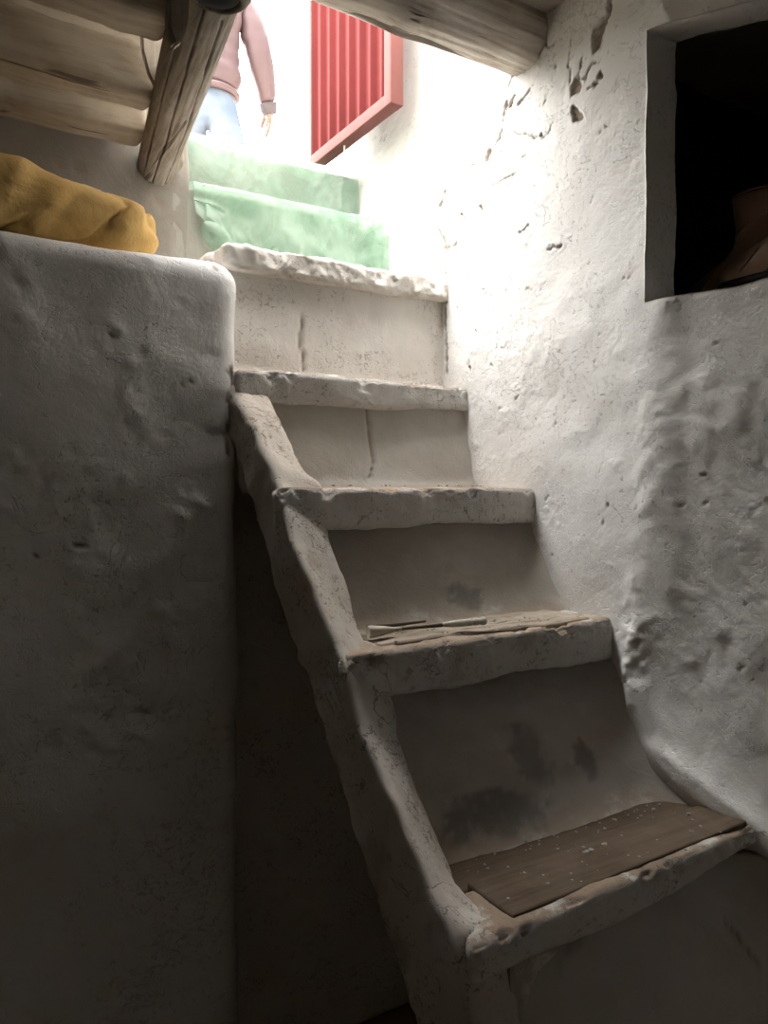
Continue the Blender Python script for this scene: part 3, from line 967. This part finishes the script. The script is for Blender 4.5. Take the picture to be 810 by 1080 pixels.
V, Fc, ch = log((0.30, 1.412, 2.505), (1.285, 1.412, 2.508), 0.072, 0.080, 31, bend=0.008, lump=0.13, knots=[(0.63, -1.4, 0.05, 0.010)],
                grooves=[[(0.05, -2.55), (0.5, -2.45), (0.98, -2.55)], [(0.4, -2.9), (0.9, -3.0)], [(0.7, -2.2), (0.95, -2.1)]])
tag(obj('log_beam', V, Fc, M['log_u'], attrs={'chip': ch}), 'peeled grey log lintel spanning above the stair into the right wall', 'beam')

tb = thing('trimmer_beam', 'gnarled grey log beam running from above the sack towards the viewer', 'beam', (0.55, 1.7, 2.3))
V, Fc, ch = log((0.176, -0.90, 2.545), (0.575, 2.13, 2.288), 0.088, 0.047, 47, bend=-0.006, lump=0.09, st_=420, knots=[(0.70, 0.1, 0.045, 0.020), (0.965, 0.2, 0.035, 0.016), (0.84, 0.3, 0.03, 0.008)],
                grooves=[[(0.6, -1.95), (0.85, -1.75), (0.995, -1.8)], [(0.75, -1.2), (0.88, -1.0), (0.99, -1.1)], [(0.7, -0.6), (0.82, -0.5), (0.93, -0.7)], [(0.55, -2.5), (0.995, -2.4)]])
tbl = obj('log', V, Fc, M['log_v'], tb, attrs={'chip': ch})
# dark rotten knot with its swollen collar, on the underside near the lintel
kc = at(227, -4, z=2.268)
s_ = np.linspace(0, 1, 10)
w_ = np.linspace(0, 2 * math.pi, 36, endpoint=False)
for nm, prof_, mat_ in (('knot_collar', [(0.070, 0.040), (0.066, 0.016), (0.056, 0.000), (0.047, -0.006), (0.042, 0.000), (0.040, 0.012)], M['log_v']), ('knot_hole', [(0.041, 0.002), (0.036, -0.003), (0.022, -0.001), (0.010, 0.002)], M['hole'])):
    V = np.array([(kc[0] + r * 1.0 * math.cos(w), kc[1] + r * 0.75 * math.sin(w), kc[2] + h) for r, h in prof_ for w in w_])
    V += 0.003 * np.stack([fbm(V, 25, 2, 5 + i) for i in range(3)], -1)
    m_ = len(prof_)
    Fc = [(i * 36 + k, (i + 1) * 36 + k, (i + 1) * 36 + (k + 1) % 36, i * 36 + (k + 1) % 36) for i in range(m_ - 1) for k in range(36)]
    Fc.append(tuple((m_ - 1) * 36 + k for k in range(36))[::-1])
    obj(nm, V, Fc, mat_, tb, attrs={'chip': np.zeros(len(V))})

jl = ['whitewashed ceiling joist nearest the wall above the sack', 'pale ceiling joist, middle of the three over the platform', 'ceiling joist nearest the viewer over the platform', 'x', 'y']
for k, (v, z, hv, hz, u1) in enumerate(((1.985, 2.375, 0.047, 0.066, 0.518), (1.800, 2.378, 0.042, 0.062, 0.490), (1.530, 2.396, 0.058, 0.060, 0.448))):
    u0 = -2.32
    V, Fc, N = block(box8(u0, u1, v - hv, v + hv, z - hz, z + hz), (0.02, 0.012, 0.012), 0.022, 0.014, 5, 700 + 9 * k, 0.004, 22)
    ch = sstep(0.38, 0.5, fbm(V, 9, 4, 720 + k)) * (N[:, 2] < 0.2)
    tag(obj('ceiling_joist', V, Fc, M['joist'], attrs={'chip': ch}), jl[k], 'joist', 'joists over the platform')

# split boards wedged beside the trimmer, in front of the joist ends
for k, (pts, th, lab) in enumerate((([(146, -18), (172, -22), (177, 60), (172, 92), (168, 100), (156, 78), (150, 52)], 0.012, 'pale pointed board wedged between joist ends and trimmer beam'),
                                    ([(172, -190), (206, -190), (200, 22), (190, 46), (183, 48), (178, 30)], 0.022, 'grey pointed board hanging beside the dark knot of the trimmer'))):
    pass_u = 0.500 if k == 0 else 0.452
    zz_ = 2.0
    L_ = np.array([at(x, y, v=(1.70 if k == 0 else 1.27)) for x, y in pts])
    c0 = L_.mean(0)
    P1 = L_.copy(); P2 = L_.copy(); P2[:, 1] += th
    P1[:, 1] += 0.0
    n = len(L_)
    bm = bmesh.new()
    vs_ = [bm.verts.new(p) for p in P1] 
    f0 = bm.faces.new(vs_)
    bmesh.ops.recalc_face_normals(bm, faces=bm.faces)
    ex = bmesh.ops.extrude_face_region(bm, geom=[f0])
    bmesh.ops.translate(bm, verts=[g for g in ex['geom'] if isinstance(g, bmesh.types.BMVert)], vec=(0, th, 0))
    bmesh.ops.recalc_face_normals(bm, faces=bm.faces)
    bmesh.ops.bevel(bm, geom=list(bm.edges), offset=0.004, segments=2, affect='EDGES')
    bm.verts.ensure_lookup_table(); bm.verts.index_update()
    V = np.array([v.co[:] for v in bm.verts]); Fc = [[v.index for v in f.verts] for f in bm.faces]
    bm.free()
    V += 0.002 * np.stack([fbm(V, 18, 2, 41 + i) for i in range(3)], -1)
    tag(obj('board', V, Fc, M['board'], smooth=False, attrs={'chip': np.zeros(len(V))}), lab, 'board')

# ================================================================== SACK
nU, nW = 150, 120
th_ = np.linspace(0, math.pi, nU)
ph_ = np.linspace(0, 2 * math.pi, nW, endpoint=False)
T_, P_ = np.meshgrid(th_, ph_, indexing='ij')


def se(c, e):
    return np.sign(c) * np.abs(c) ** e


ax_ = np.stack([se(np.cos(T_), 0.8), se(np.sin(T_), 0.58) * se(np.cos(P_), 0.8), se(np.sin(T_), 0.58) * se(np.sin(P_), 0.8)], -1)
cs = np.array([-0.05, 1.845, 2.028])
SC = np.array([0.540, 0.190, 0.098])
X = cs + ax_ * SC
Nn = ax_ / SC; Nn /= np.linalg.norm(Nn, axis=-1, keepdims=True)
fold = 0.022 * (1 - np.abs(fbm(np.stack([X[..., 0] * 5 - X[..., 2] * 3.0, X[..., 1] * 3, X[..., 2] * 1.5], -1), 1.6, 2, 801)) * 3)
crs = np.abs(fbm(np.stack([X[..., 0] * 9 - X[..., 2] * 6, X[..., 1] * 2, X[..., 2] * 2], -1), 1.0, 2, 811))
fold = np.clip(fold, -0.012, 0.03) * 0.5 - 0.012 * np.clip(0.12 - crs, 0, 1) / 0.12 + 0.010 * fbm(X, 4, 3, 803) + 0.005 * fbm(X, 17, 3, 805)
X = X + Nn * fold[..., None]
floor_ = 1.962
X[..., 2] = np.where(X[..., 2] < floor_, floor_ - 0.012 * np.tanh((floor_ - X[..., 2]) / 0.1), X[..., 2])
V = X.reshape(-1, 3)
Fc = [(i * nW + k, i * nW + (k + 1) % nW, (i + 1) * nW + (k + 1) % nW, (i + 1) * nW + k) for i in range(nU - 1) for k in range(nW)]
tag(obj('sack', V, Fc, M['sack']), 'bulging mustard yellow cloth sack lying on the platform', 'sack')

# ================================================================== BOOTS in the alcove
def make_boot(name, label, loc, rz, tilt=0.0, group='brown leather boots in the alcove'):
    t = thing(name, label, 'boot', loc, rz, group)
    t.scale = (0.86, 0.86, 0.86)
    n = 40
    secs = [  # height, centre y, half length y, half width x
        (0.012, 0.030, 0.142, 0.046), (0.030, 0.030, 0.143, 0.049), (0.050, 0.026, 0.139, 0.048), (0.070, 0.012, 0.123, 0.046), (0.088, -0.010, 0.099, 0.044),
        (0.105, -0.030, 0.077, 0.043), (0.125, -0.042, 0.063, 0.043), (0.15, -0.047, 0.058, 0.044), (0.18, -0.046, 0.060, 0.047), (0.215, -0.044, 0.063, 0.050), (0.240, -0.042, 0.065, 0.052), (0.243, -0.042, 0.063, 0.050), (0.238, -0.042, 0.060, 0.047), (0.19, -0.044, 0.054, 0.042)]
    V, rings = [], 0
    zs_ = [s[0] for s in secs]
    dense = []
    for i in range(len(secs) - 1):
        for s in (0, 0.5): dense.append(tuple(secs[i][k] * (1 - s) + secs[i + 1][k] * s for k in range(4)))
    dense.append(secs[-1])
    for (h, cy, hl, hw) in dense:
        for k in range(n):
            w = 2 * math.pi * k / n
            y = math.cos(w)
            x = math.sin(w)
            wid = hw * (1.0 - 0.18 * (y < 0) * abs(y)) * (1 - 0.12 * max(0, y - 0.55))
            x_, y_ = np.sign(x) * abs(x) ** 0.85 * wid, cy + np.sign(y) * abs(y) ** 0.9 * hl
            V.append((x_, y_, h))
    V = np.array(V)
    V += np.stack([0.0025 * fbm(V + np.array(loc), 16, 3, 9 + i) for i in range(3)], -1) * (V[:, 2:3] > 0.02)
    m_ = len(dense)
    Fc = [(i * n + k, (i + 1) * n + k, (i + 1) * n + (k + 1) % n, i * n + (k + 1) % n) for i in range(m_ - 1) for k in range(n)]
    Fc.append(tuple(range(n)))
    obj('upper', V, Fc, M['leather'], t, local=True)
    Vs = []
    for h, g in ((0.0, 1.0), (0.012, 1.03), (0.018, 1.0)):
        for k in range(n):
            w = 2 * math.pi * k / n
            y, x = math.cos(w), math.sin(w)
            Vs.append((np.sign(x) * abs(x) ** 0.85 * 0.049 * g * (1 - 0.18 * (y < 0) * abs(y)), 0.030 + np.sign(y) * abs(y) ** 0.9 * 0.146 * g, h))
    Fs = [(i * n + k, i * n + (k + 1) % n, (i + 1) * n + (k + 1) % n, (i + 1) * n + k) for i in range(2) for k in range(n)] + [tuple(range(n))[::-1], tuple(2 * n + k for k in range(n))]
    obj('sole', Vs, Fs, M['sole'], t, local=True)
    # stitched edges: collar binding, ankle seam, curved counter seam over the instep
    w = np.linspace(0, 2 * math.pi, 49)
    V, Fc = tube([(0.052 * math.sin(a), -0.042 + 0.065 * math.cos(a), 0.240) for a in w], [0.0035] * 49, 8, cap=False)
    obj('collar_binding', V, Fc, M['welt'], t, local=True)
    V, Fc = tube([(0.0475 * math.sin(a) * (1 - 0.1 * (math.cos(a) < 0)), -0.0465 + 0.0605 * math.cos(a), 0.166 - 0.018 * math.cos(a)) for a in w], [0.0028] * 49, 8, cap=False)
    obj('ankle_strap', V, Fc, M['welt'], t, local=True)
    for sg in (-1, 1):
        pts = [(sg * 0.050, 0.10, 0.030), (sg * 0.0485, 0.080, 0.052), (sg * 0.044, 0.062, 0.072), (sg * 0.030, 0.055, 0.088), (sg * 0.012, 0.052, 0.094)]
        V, Fc = tube(pts, [0.0025] * 5, 8)
        obj('seam', V, Fc, M['welt'], t, local=True)
    return t


make_boot('boot', 'brown leather ankle boot standing upright at the back of the alcove', (1.505, 1.003, 1.845), -0.10)
make_boot('boot', 'brown boot in front by the sill with only its toe showing', (1.430, 0.848, 1.845), 0.08)

# ================================================================== BRUSH on the tread
br = thing('brush', 'lime caked round brush lying on the crumbling tread', 'brush', (0.86, 1.25, 1.19))
A0, A1 = at(388, 669, z=1.19), at(512, 657, z=1.195)
A0 = A0 + (0, 0.0, 0.004); A1 = A1 + (0, 0, 0.004)
dd = A1 - A0


def bp(s): return A0 + dd * s


V, Fc = tube([bp(s) for s in (0.0, 0.03, 0.12, 0.2, 0.27)], [0.011, 0.0115, 0.0085, 0.005, 0.003], 14)
obj('bristle_head', V, Fc, M['bristle'], br)
V, Fc = tube([bp(s) for s in (0.24, 0.35, 0.5, 0.62)], [0.003, 0.0028, 0.0032, 0.004], 10)
obj('shaft', V, Fc, M['darkwood'], br)
V, Fc = tube([bp(s) for s in (0.58, 0.64, 0.7, 0.8, 0.87, 0.885, 0.90, 0.93, 0.945, 0.96, 0.99, 1.0)], [0.003, 0.0045, 0.006, 0.007, 0.0068, 0.005, 0.0068, 0.007, 0.005, 0.0075, 0.008, 0.006], 14)
obj('handle', V, Fc, M['bone'], br)
V, Fc = tube([at(392, 664, z=1.19) + (0, 0.02, 0.002), at(420, 663, z=1.19) + (0, 0.02, 0.003), at(455, 658, z=1.19) + (0, 0.02, 0.002)], [0.003, 0.0035, 0.002], 8)
tag(obj('twig', V, Fc, M['darkwood']), 'short dark twig lying behind the brush on the tread', 'twig')

# crumbs of fallen plaster on the two lower treads
ico = bmesh.new()
bmesh.ops.create_icosphere(ico, subdivisions=1, radius=1.0)
ico.verts.ensure_lookup_table()
iV = np.array([v.co[:] for v in ico.verts]); iF = [[v.index for v in f.verts] for f in ico.faces]
ico.free()
parts = []
rc = np.random.RandomState(12)
for k in range(150):
    if k < 80: p = np.array([rc.uniform(0.72, 1.2), rc.uniform(0.80, 0.95) if k % 3 else rc.uniform(0.93, 0.96), 0.862])
    elif k < 125: p = np.array([rc.uniform(0.68, 1.2), rc.uniform(1.12, 1.22), 1.182])
    else: p = np.array([rc.uniform(0.75, 1.2), rc.uniform(1.42, 1.5), 1.456])
    sz = rc.uniform(0.0010, 0.0034) * (1.6 if k % 13 == 0 else 1.0)
    q = iV * rc.uniform(0.6, 1.2, (len(iV), 1)) * sz * np.array([1.2, 1.0, 0.65])
    parts.append((q + p + (0, 0, sz * 0.2), iF))
V, Fc = join(*parts)
tag(obj('plaster_crumbs', V, Fc, M['step'], smooth=False), 'crumbs of fallen plaster scattered on the lower treads', 'crumbs', kind='stuff')

# ================================================================== PERSON in the yard
def skin_mesh(nodes, edges, sub=2, root=0):
    """nodes: (x,y,z,rx,ry)"""
    me = bpy.data.meshes.new('tmp')
    me.from_pydata([n[:3] for n in nodes], edges, [])
    o = bpy.data.objects.new('tmp', me)
    COL.objects.link(o)
    md = o.modifiers.new('skin', 'SKIN')
    md.use_smooth_shade = True
    md.branch_smoothing = 0.6
    for i, sv in enumerate(me.skin_vertices[0].data):
        sv.radius = (nodes[i][3], nodes[i][4])
        sv.use_root = (i == root)
    sb = o.modifiers.new('sub', 'SUBSURF')
    sb.levels = sub
    dg = bpy.context.evaluated_depsgraph_get()
    ev = o.evaluated_get(dg)
    m2 = ev.to_mesh()
    V = np.array([v.co[:] for v in m2.vertices])
    Fc = [tuple(p.vertices) for p in m2.polygons]
    ev.to_mesh_clear()
    bpy.data.objects.remove(o)
    bpy.data.meshes.remove(me)
    return V, Fc


pc = at(219, 100, t=4.0)
YAW = math.radians(-31.55 + 22)
ps = thing('person', 'person in a pink puffer jacket and pale jeans walking away outside', 'person', (pc[0], pc[1], 2.558), YAW)
sh, el, wr = (0.185, 0.0, 1.43), (0.265, -0.03, 1.185), (0.325, 0.03, 0.945)
sh2, el2, wr2 = (-0.185, 0.0, 1.43), (-0.25, 0.02, 1.17), (-0.22, 0.16, 0.97)
hR, kR, aR = (0.092, 0.0, 0.92), (0.105, -0.05, 0.50), (0.10, -0.24, 0.12)
hL, kL, aL = (-0.092, 0.0, 0.92), (-0.075, 0.19, 0.53), (-0.085, 0.17, 0.09)
nodes = [(0, 0, 0.96, 0.125, 0.098), (0, 0, 1.10, 0.125, 0.10), (0, 0.01, 1.28, 0.15, 0.105), (0, 0.0, 1.42, 0.12, 0.085), (0, 0.01, 1.50, 0.055, 0.055), (0, 0.025, 1.57, 0.06, 0.065)]
edges = [(i, i + 1) for i in range(5)]


def chain(start, pts):
    p = start
    for q in pts:
        nodes.append(q)
        edges.append((p, len(nodes) - 1))
        p = len(nodes) - 1
    return p


for s0, e0, w0, sg in ((sh, el, wr, 1), (sh2, el2, wr2, -1)):
    chain(3, [(*s0, 0.06, 0.06), (*e0, 0.043, 0.043), (*w0, 0.028, 0.024), (w0[0] + 0.006 * sg, w0[1] + 0.012, w0[2] - 0.05, 0.036, 0.02), (w0[0] + 0.008 * sg, w0[1] + 0.018, w0[2] - 0.085, 0.034, 0.016)])
for h0, k0, a0 in ((hR, kR, aR), (hL, kL, aL)):
    chain(0, [(*h0, 0.085, 0.085), (*k0, 0.055, 0.058), (*a0, 0.038, 0.042), (a0[0], a0[1] + 0.09, max(0.045, a0[2] - 0.05), 0.035, 0.028)])
bV, bF = skin_mesh(nodes, edges, 2)
# fingers: five separate, unequal, slightly curled
parts = [(bV, bF)]
for w0, sg in ((wr, 1), (wr2, -1)):
    pb = np.array(w0) + (0.007 * sg, 0.014, -0.075)
    for f_, (oy, L_) in enumerate(((0.027, 0.070), (0.009, 0.080), (-0.009, 0.074), (-0.026, 0.058))):
        a_ = pb + (0, oy, -0.005)
        pts = [a_, a_ + (0.002 * sg, 0.004, -L_ * 0.45), a_ + (-0.006 * sg, 0.010, -L_ * 0.78), a_ + (-0.016 * sg, 0.016, -L_)]
        parts.append(tube(pts, [0.0095, 0.0088, 0.0078, 0.005], 10))
    a_ = np.array(w0) + (-0.004 * sg, 0.030, -0.040)
    parts.append(tube([a_, a_ + (-0.010 * sg, 0.022, -0.022), a_ + (-0.016 * sg, 0.032, -0.045), a_ + (-0.018 * sg, 0.034, -0.060)], [0.013, 0.0115, 0.0095, 0.006], 10, ref=(1, 0, 0)))
# head with a face
hn, hm = 48, 64
A_, B_ = np.meshgrid(np.linspace(0.001, math.pi - 0.001, hn), np.linspace(0, 2 * math.pi, hm, endpoint=False), indexing='ij')
D_ = np.stack([np.sin(A_) * np.cos(B_), np.sin(A_) * np.sin(B_), np.cos(A_)], -1)
Hd = D_ * np.array([0.076, 0.098, 0.115])
jaw = sstep(0.0, -0.115, Hd[..., 2])
Hd[..., 0] *= 1 - 0.28 * jaw
Hd[..., 1] = np.where(Hd[..., 1] < 0, Hd[..., 1] * (1 - 0.25 * jaw), Hd[..., 1])


def bumpf(cx, cz, rx, rz): return np.exp(-((Hd[..., 0] - cx) / rx) ** 2 - ((Hd[..., 2] - cz) / rz) ** 2) * (Hd[..., 1] > 0)


Hd[..., 1] += 0.024 * bumpf(0, -0.022, 0.011, 0.020) + 0.010 * bumpf(0, 0.0, 0.008, 0.02) + 0.006 * bumpf(0, 0.022, 0.05, 0.010) - 0.009 * bumpf(0.032, 0.005, 0.014, 0.011) - 0.009 * bumpf(-0.032, 0.005, 0.014, 0.011)
Hd[..., 1] += 0.006 * bumpf(0, -0.052, 0.022, 0.006) + 0.005 * bumpf(0, -0.063, 0.02, 0.006) - 0.005 * bumpf(0, -0.0575, 0.022, 0.003) + 0.006 * bumpf(0, -0.09, 0.02, 0.012)
hc = np.array([0, 0.035, 1.635])
hV = Hd.reshape(-1, 3) + hc
hF = [(i * hm + k, (i + 1) * hm + k, (i + 1) * hm + (k + 1) % hm, i * hm + (k + 1) % hm) for i in range(hn - 1) for k in range(hm)]
hF += [tuple(range(hm)), tuple((hn - 1) * hm + k for k in range(hm))[::-1]]
parts.append((hV, hF))
for sg in (-1, 1):                                                        # ears
    e_ = [(sg * (0.078 + 0.010 * math.sin(a)), 0.028 - 0.012 * math.cos(a), 1.632 + 0.030 * math.sin(a * 1.0 - 0.3)) for a in np.linspace(-1.5, 2.2, 9)]
    parts.append(tube(e_, [0.006] * 9, 8, ref=(1, 0, 0)))
V, Fc = join(*parts)
body = obj('body', V, Fc, M['skin'], ps, local=True)
# hair: cap of short hair over skull, sides and nape
Hh = D_ * np.array([0.084, 0.106, 0.124]) + hc + np.array([0, -0.004, 0.006])
keep = (D_[..., 1] < 0.25 + 0.5 * (D_[..., 2] > 0.45) * 1.0) & (D_[..., 2] > -0.55)
msk = keep[:-1, :]
Hh = Hh + D_ * (0.006 * fbm(D_, 9, 3, 4))[..., None]
Fh = []
for i in range(hn - 1):
    for k in range(hm):
        if keep[i, k] and keep[i + 1, k] and keep[i, (k + 1) % hm]:
            Fh.append((i * hm + k, (i + 1) * hm + k, (i + 1) * hm + (k + 1) % hm, i * hm + (k + 1) % hm))
obj('hair', Hh.reshape(-1, 3), Fh, M['hair'], ps, local=True)
for sg in (-1, 1):
    V = Hd.reshape(-1, 3) * 0.10 + hc + np.array([sg * 0.032, 0.085, 0.005])
    obj('eye', V, hF, M['hair'], body, local=True)
# puffer jacket
nodes = [(0, 0.0, 0.93, 0.185, 0.145), (0, 0, 1.02, 0.185, 0.145), (0, 0, 1.18, 0.19, 0.145), (0, 0.0, 1.33, 0.20, 0.145), (0, 0.0, 1.44, 0.13, 0.11), (0, 0.01, 1.515, 0.085, 0.085)]
edges = [(i, i + 1) for i in range(5)]
for s0, e0, w0, sg in ((sh, el, wr, 1), (sh2, el2, wr2, -1)):
    md_ = tuple((np.array(s0) + np.array(e0)) / 2)
    md2 = tuple((np.array(e0) + np.array(w0)) / 2)
    chain(3, [(s0[0], s0[1], s0[2] - 0.01, 0.088, 0.088), (*md_, 0.080, 0.080), (*e0, 0.074, 0.074), (*md2, 0.066, 0.066), (*w0, 0.050, 0.050)])
jV, jF = skin_mesh(nodes, edges, 3)
cen_ = np.array([0, 0, 0])
rad = jV.copy(); rad[:, 2] = 0
arm = np.abs(jV[:, 0]) > 0.20
out = np.where(arm[:, None], 0, 1) * rad / np.maximum(np.linalg.norm(rad, axis=1, keepdims=True), 1e-6)
jV = jV + out * (0.010 * np.abs(np.sin((jV[:, 2] - 0.9) / 0.085 * math.pi)) - 0.004)[:, None]
jV += 0.007 * np.stack([fbm(jV, 9, 3, 61 + i) for i in range(3)], -1)
jk = obj('jacket', jV, jF, M['jacket'], ps, local=True)
for w0, e0, nm in ((wr, el, 'cuff'), (wr2, el2, 'cuff')):
    dv = np.array(w0) - np.array(e0); dv /= np.linalg.norm(dv)
    V, Fc = tube([np.array(w0) + dv * s for s in (-0.01, 0.01, 0.035, 0.045)], [0.046, 0.048, 0.042, 0.036], 20, ref=(1, 0, 0))
    obj('cuff', V, Fc, M['cuff'], jk, local=True)
V, Fc = tube([(0.150 * math.cos(a), 0.120 * math.sin(a), 0.93) for a in np.linspace(0, 2 * math.pi, 41)], [0.017] * 41, 10, cap=False)
obj('hem', V, Fc, M['jacket'], jk, local=True)
# jeans
nodes = [(0, 0, 1.0, 0.162, 0.130), (0, -0.01, 0.90, 0.160, 0.135)]
edges = [(0, 1)]
for h0, k0, a0 in ((hR, kR, aR), (hL, kL, aL)):
    md_ = tuple((np.array(h0) + np.array(k0)) / 2)
    md2 = tuple((np.array(k0) + np.array(a0)) / 2)
    chain(1, [(h0[0] * 0.85, h0[1], h0[2] - 0.13, 0.108, 0.115), (*md_, 0.095, 0.098), (*k0, 0.080, 0.082), (*md2, 0.075, 0.077), (a0[0], a0[1], a0[2] + 0.015, 0.072, 0.074)])
V, Fc = skin_mesh(nodes, edges, 3)
fo = np.abs(fbm(np.stack([V[:, 0] * 6 + V[:, 2] * 7, V[:, 1] * 6, V[:, 2] * 9 - V[:, 0] * 8], -1), 0.9, 3, 71))
V += 0.006 * np.stack([fbm(V, 8, 3, 81 + i) for i in range(3)], -1)
V[:, :2] -= V[:, :2] * (0.10 * np.clip(0.25 - fo, 0, 1) * 1.6)[:, None]
obj('jeans', V, Fc, M['jeans'], ps, local=True)
for a0, nm in ((aR, 'shoe'), (aL, 'shoe')):
    z0 = a0[2] - 0.09
    V, Fc = tube([(a0[0], a0[1] - 0.065, z0 + 0.045), (a0[0], a0[1] - 0.04, z0 + 0.05), (a0[0], a0[1] + 0.03, z0 + 0.052), (a0[0], a0[1] + 0.10, z0 + 0.042), (a0[0], a0[1] + 0.165, z0 + 0.033), (a0[0], a0[1] + 0.19, z0 + 0.03)],
                 [(0.03, 0.035), (0.042, 0.048), (0.045, 0.05), (0.048, 0.04), (0.042, 0.03), (0.02, 0.018)], 20)
    obj('shoe', V, Fc, M['shoe'], ps, local=True)

# ================================================================== LIGHT: bright overcast sky through the entrance
w = bpy.data.worlds.new('sky')
S.world = w
w.use_nodes = True
nt = w.node_tree
bg = nt.nodes['Background']
# hazy sky, brightest round the veiled sun beyond the entrance, paler behind the house
tc = nt.nodes.new('ShaderNodeTexCoord')
dt = nt.nodes.new('ShaderNodeVectorMath'); dt.operation = 'DOT_PRODUCT'
sd = Vector((-0.42, 0.52, 0.74)).normalized()
dt.inputs[1].default_value = sd
nt.links.new(tc.outputs['Generated'], dt.inputs[0])
mr = nt.nodes.new('ShaderNodeMapRange'); mr.interpolation_type = 'SMOOTHSTEP'
mr.inputs[1].default_value = 0.10; mr.inputs[2].default_value = 1.0
mr.inputs[3].default_value = 3.4; mr.inputs[4].default_value = 33.0
nt.links.new(dt.outputs['Value'], mr.inputs[0])
bg.inputs[0].default_value = (1.0, 0.985, 0.962, 1)
nt.links.new(mr.outputs[0], bg.inputs[1])

vs_ = S.view_settings
vs_.view_transform = 'Standard'
vs_.look = 'None'
vs_.gamma = 1.0
vs_.use_curve_mapping = False
vs_.exposure = 0.0
try:
    S.cycles.max_bounces = 12
    S.cycles.diffuse_bounces = 8
    S.cycles.use_denoising = True
except Exception:
    pass
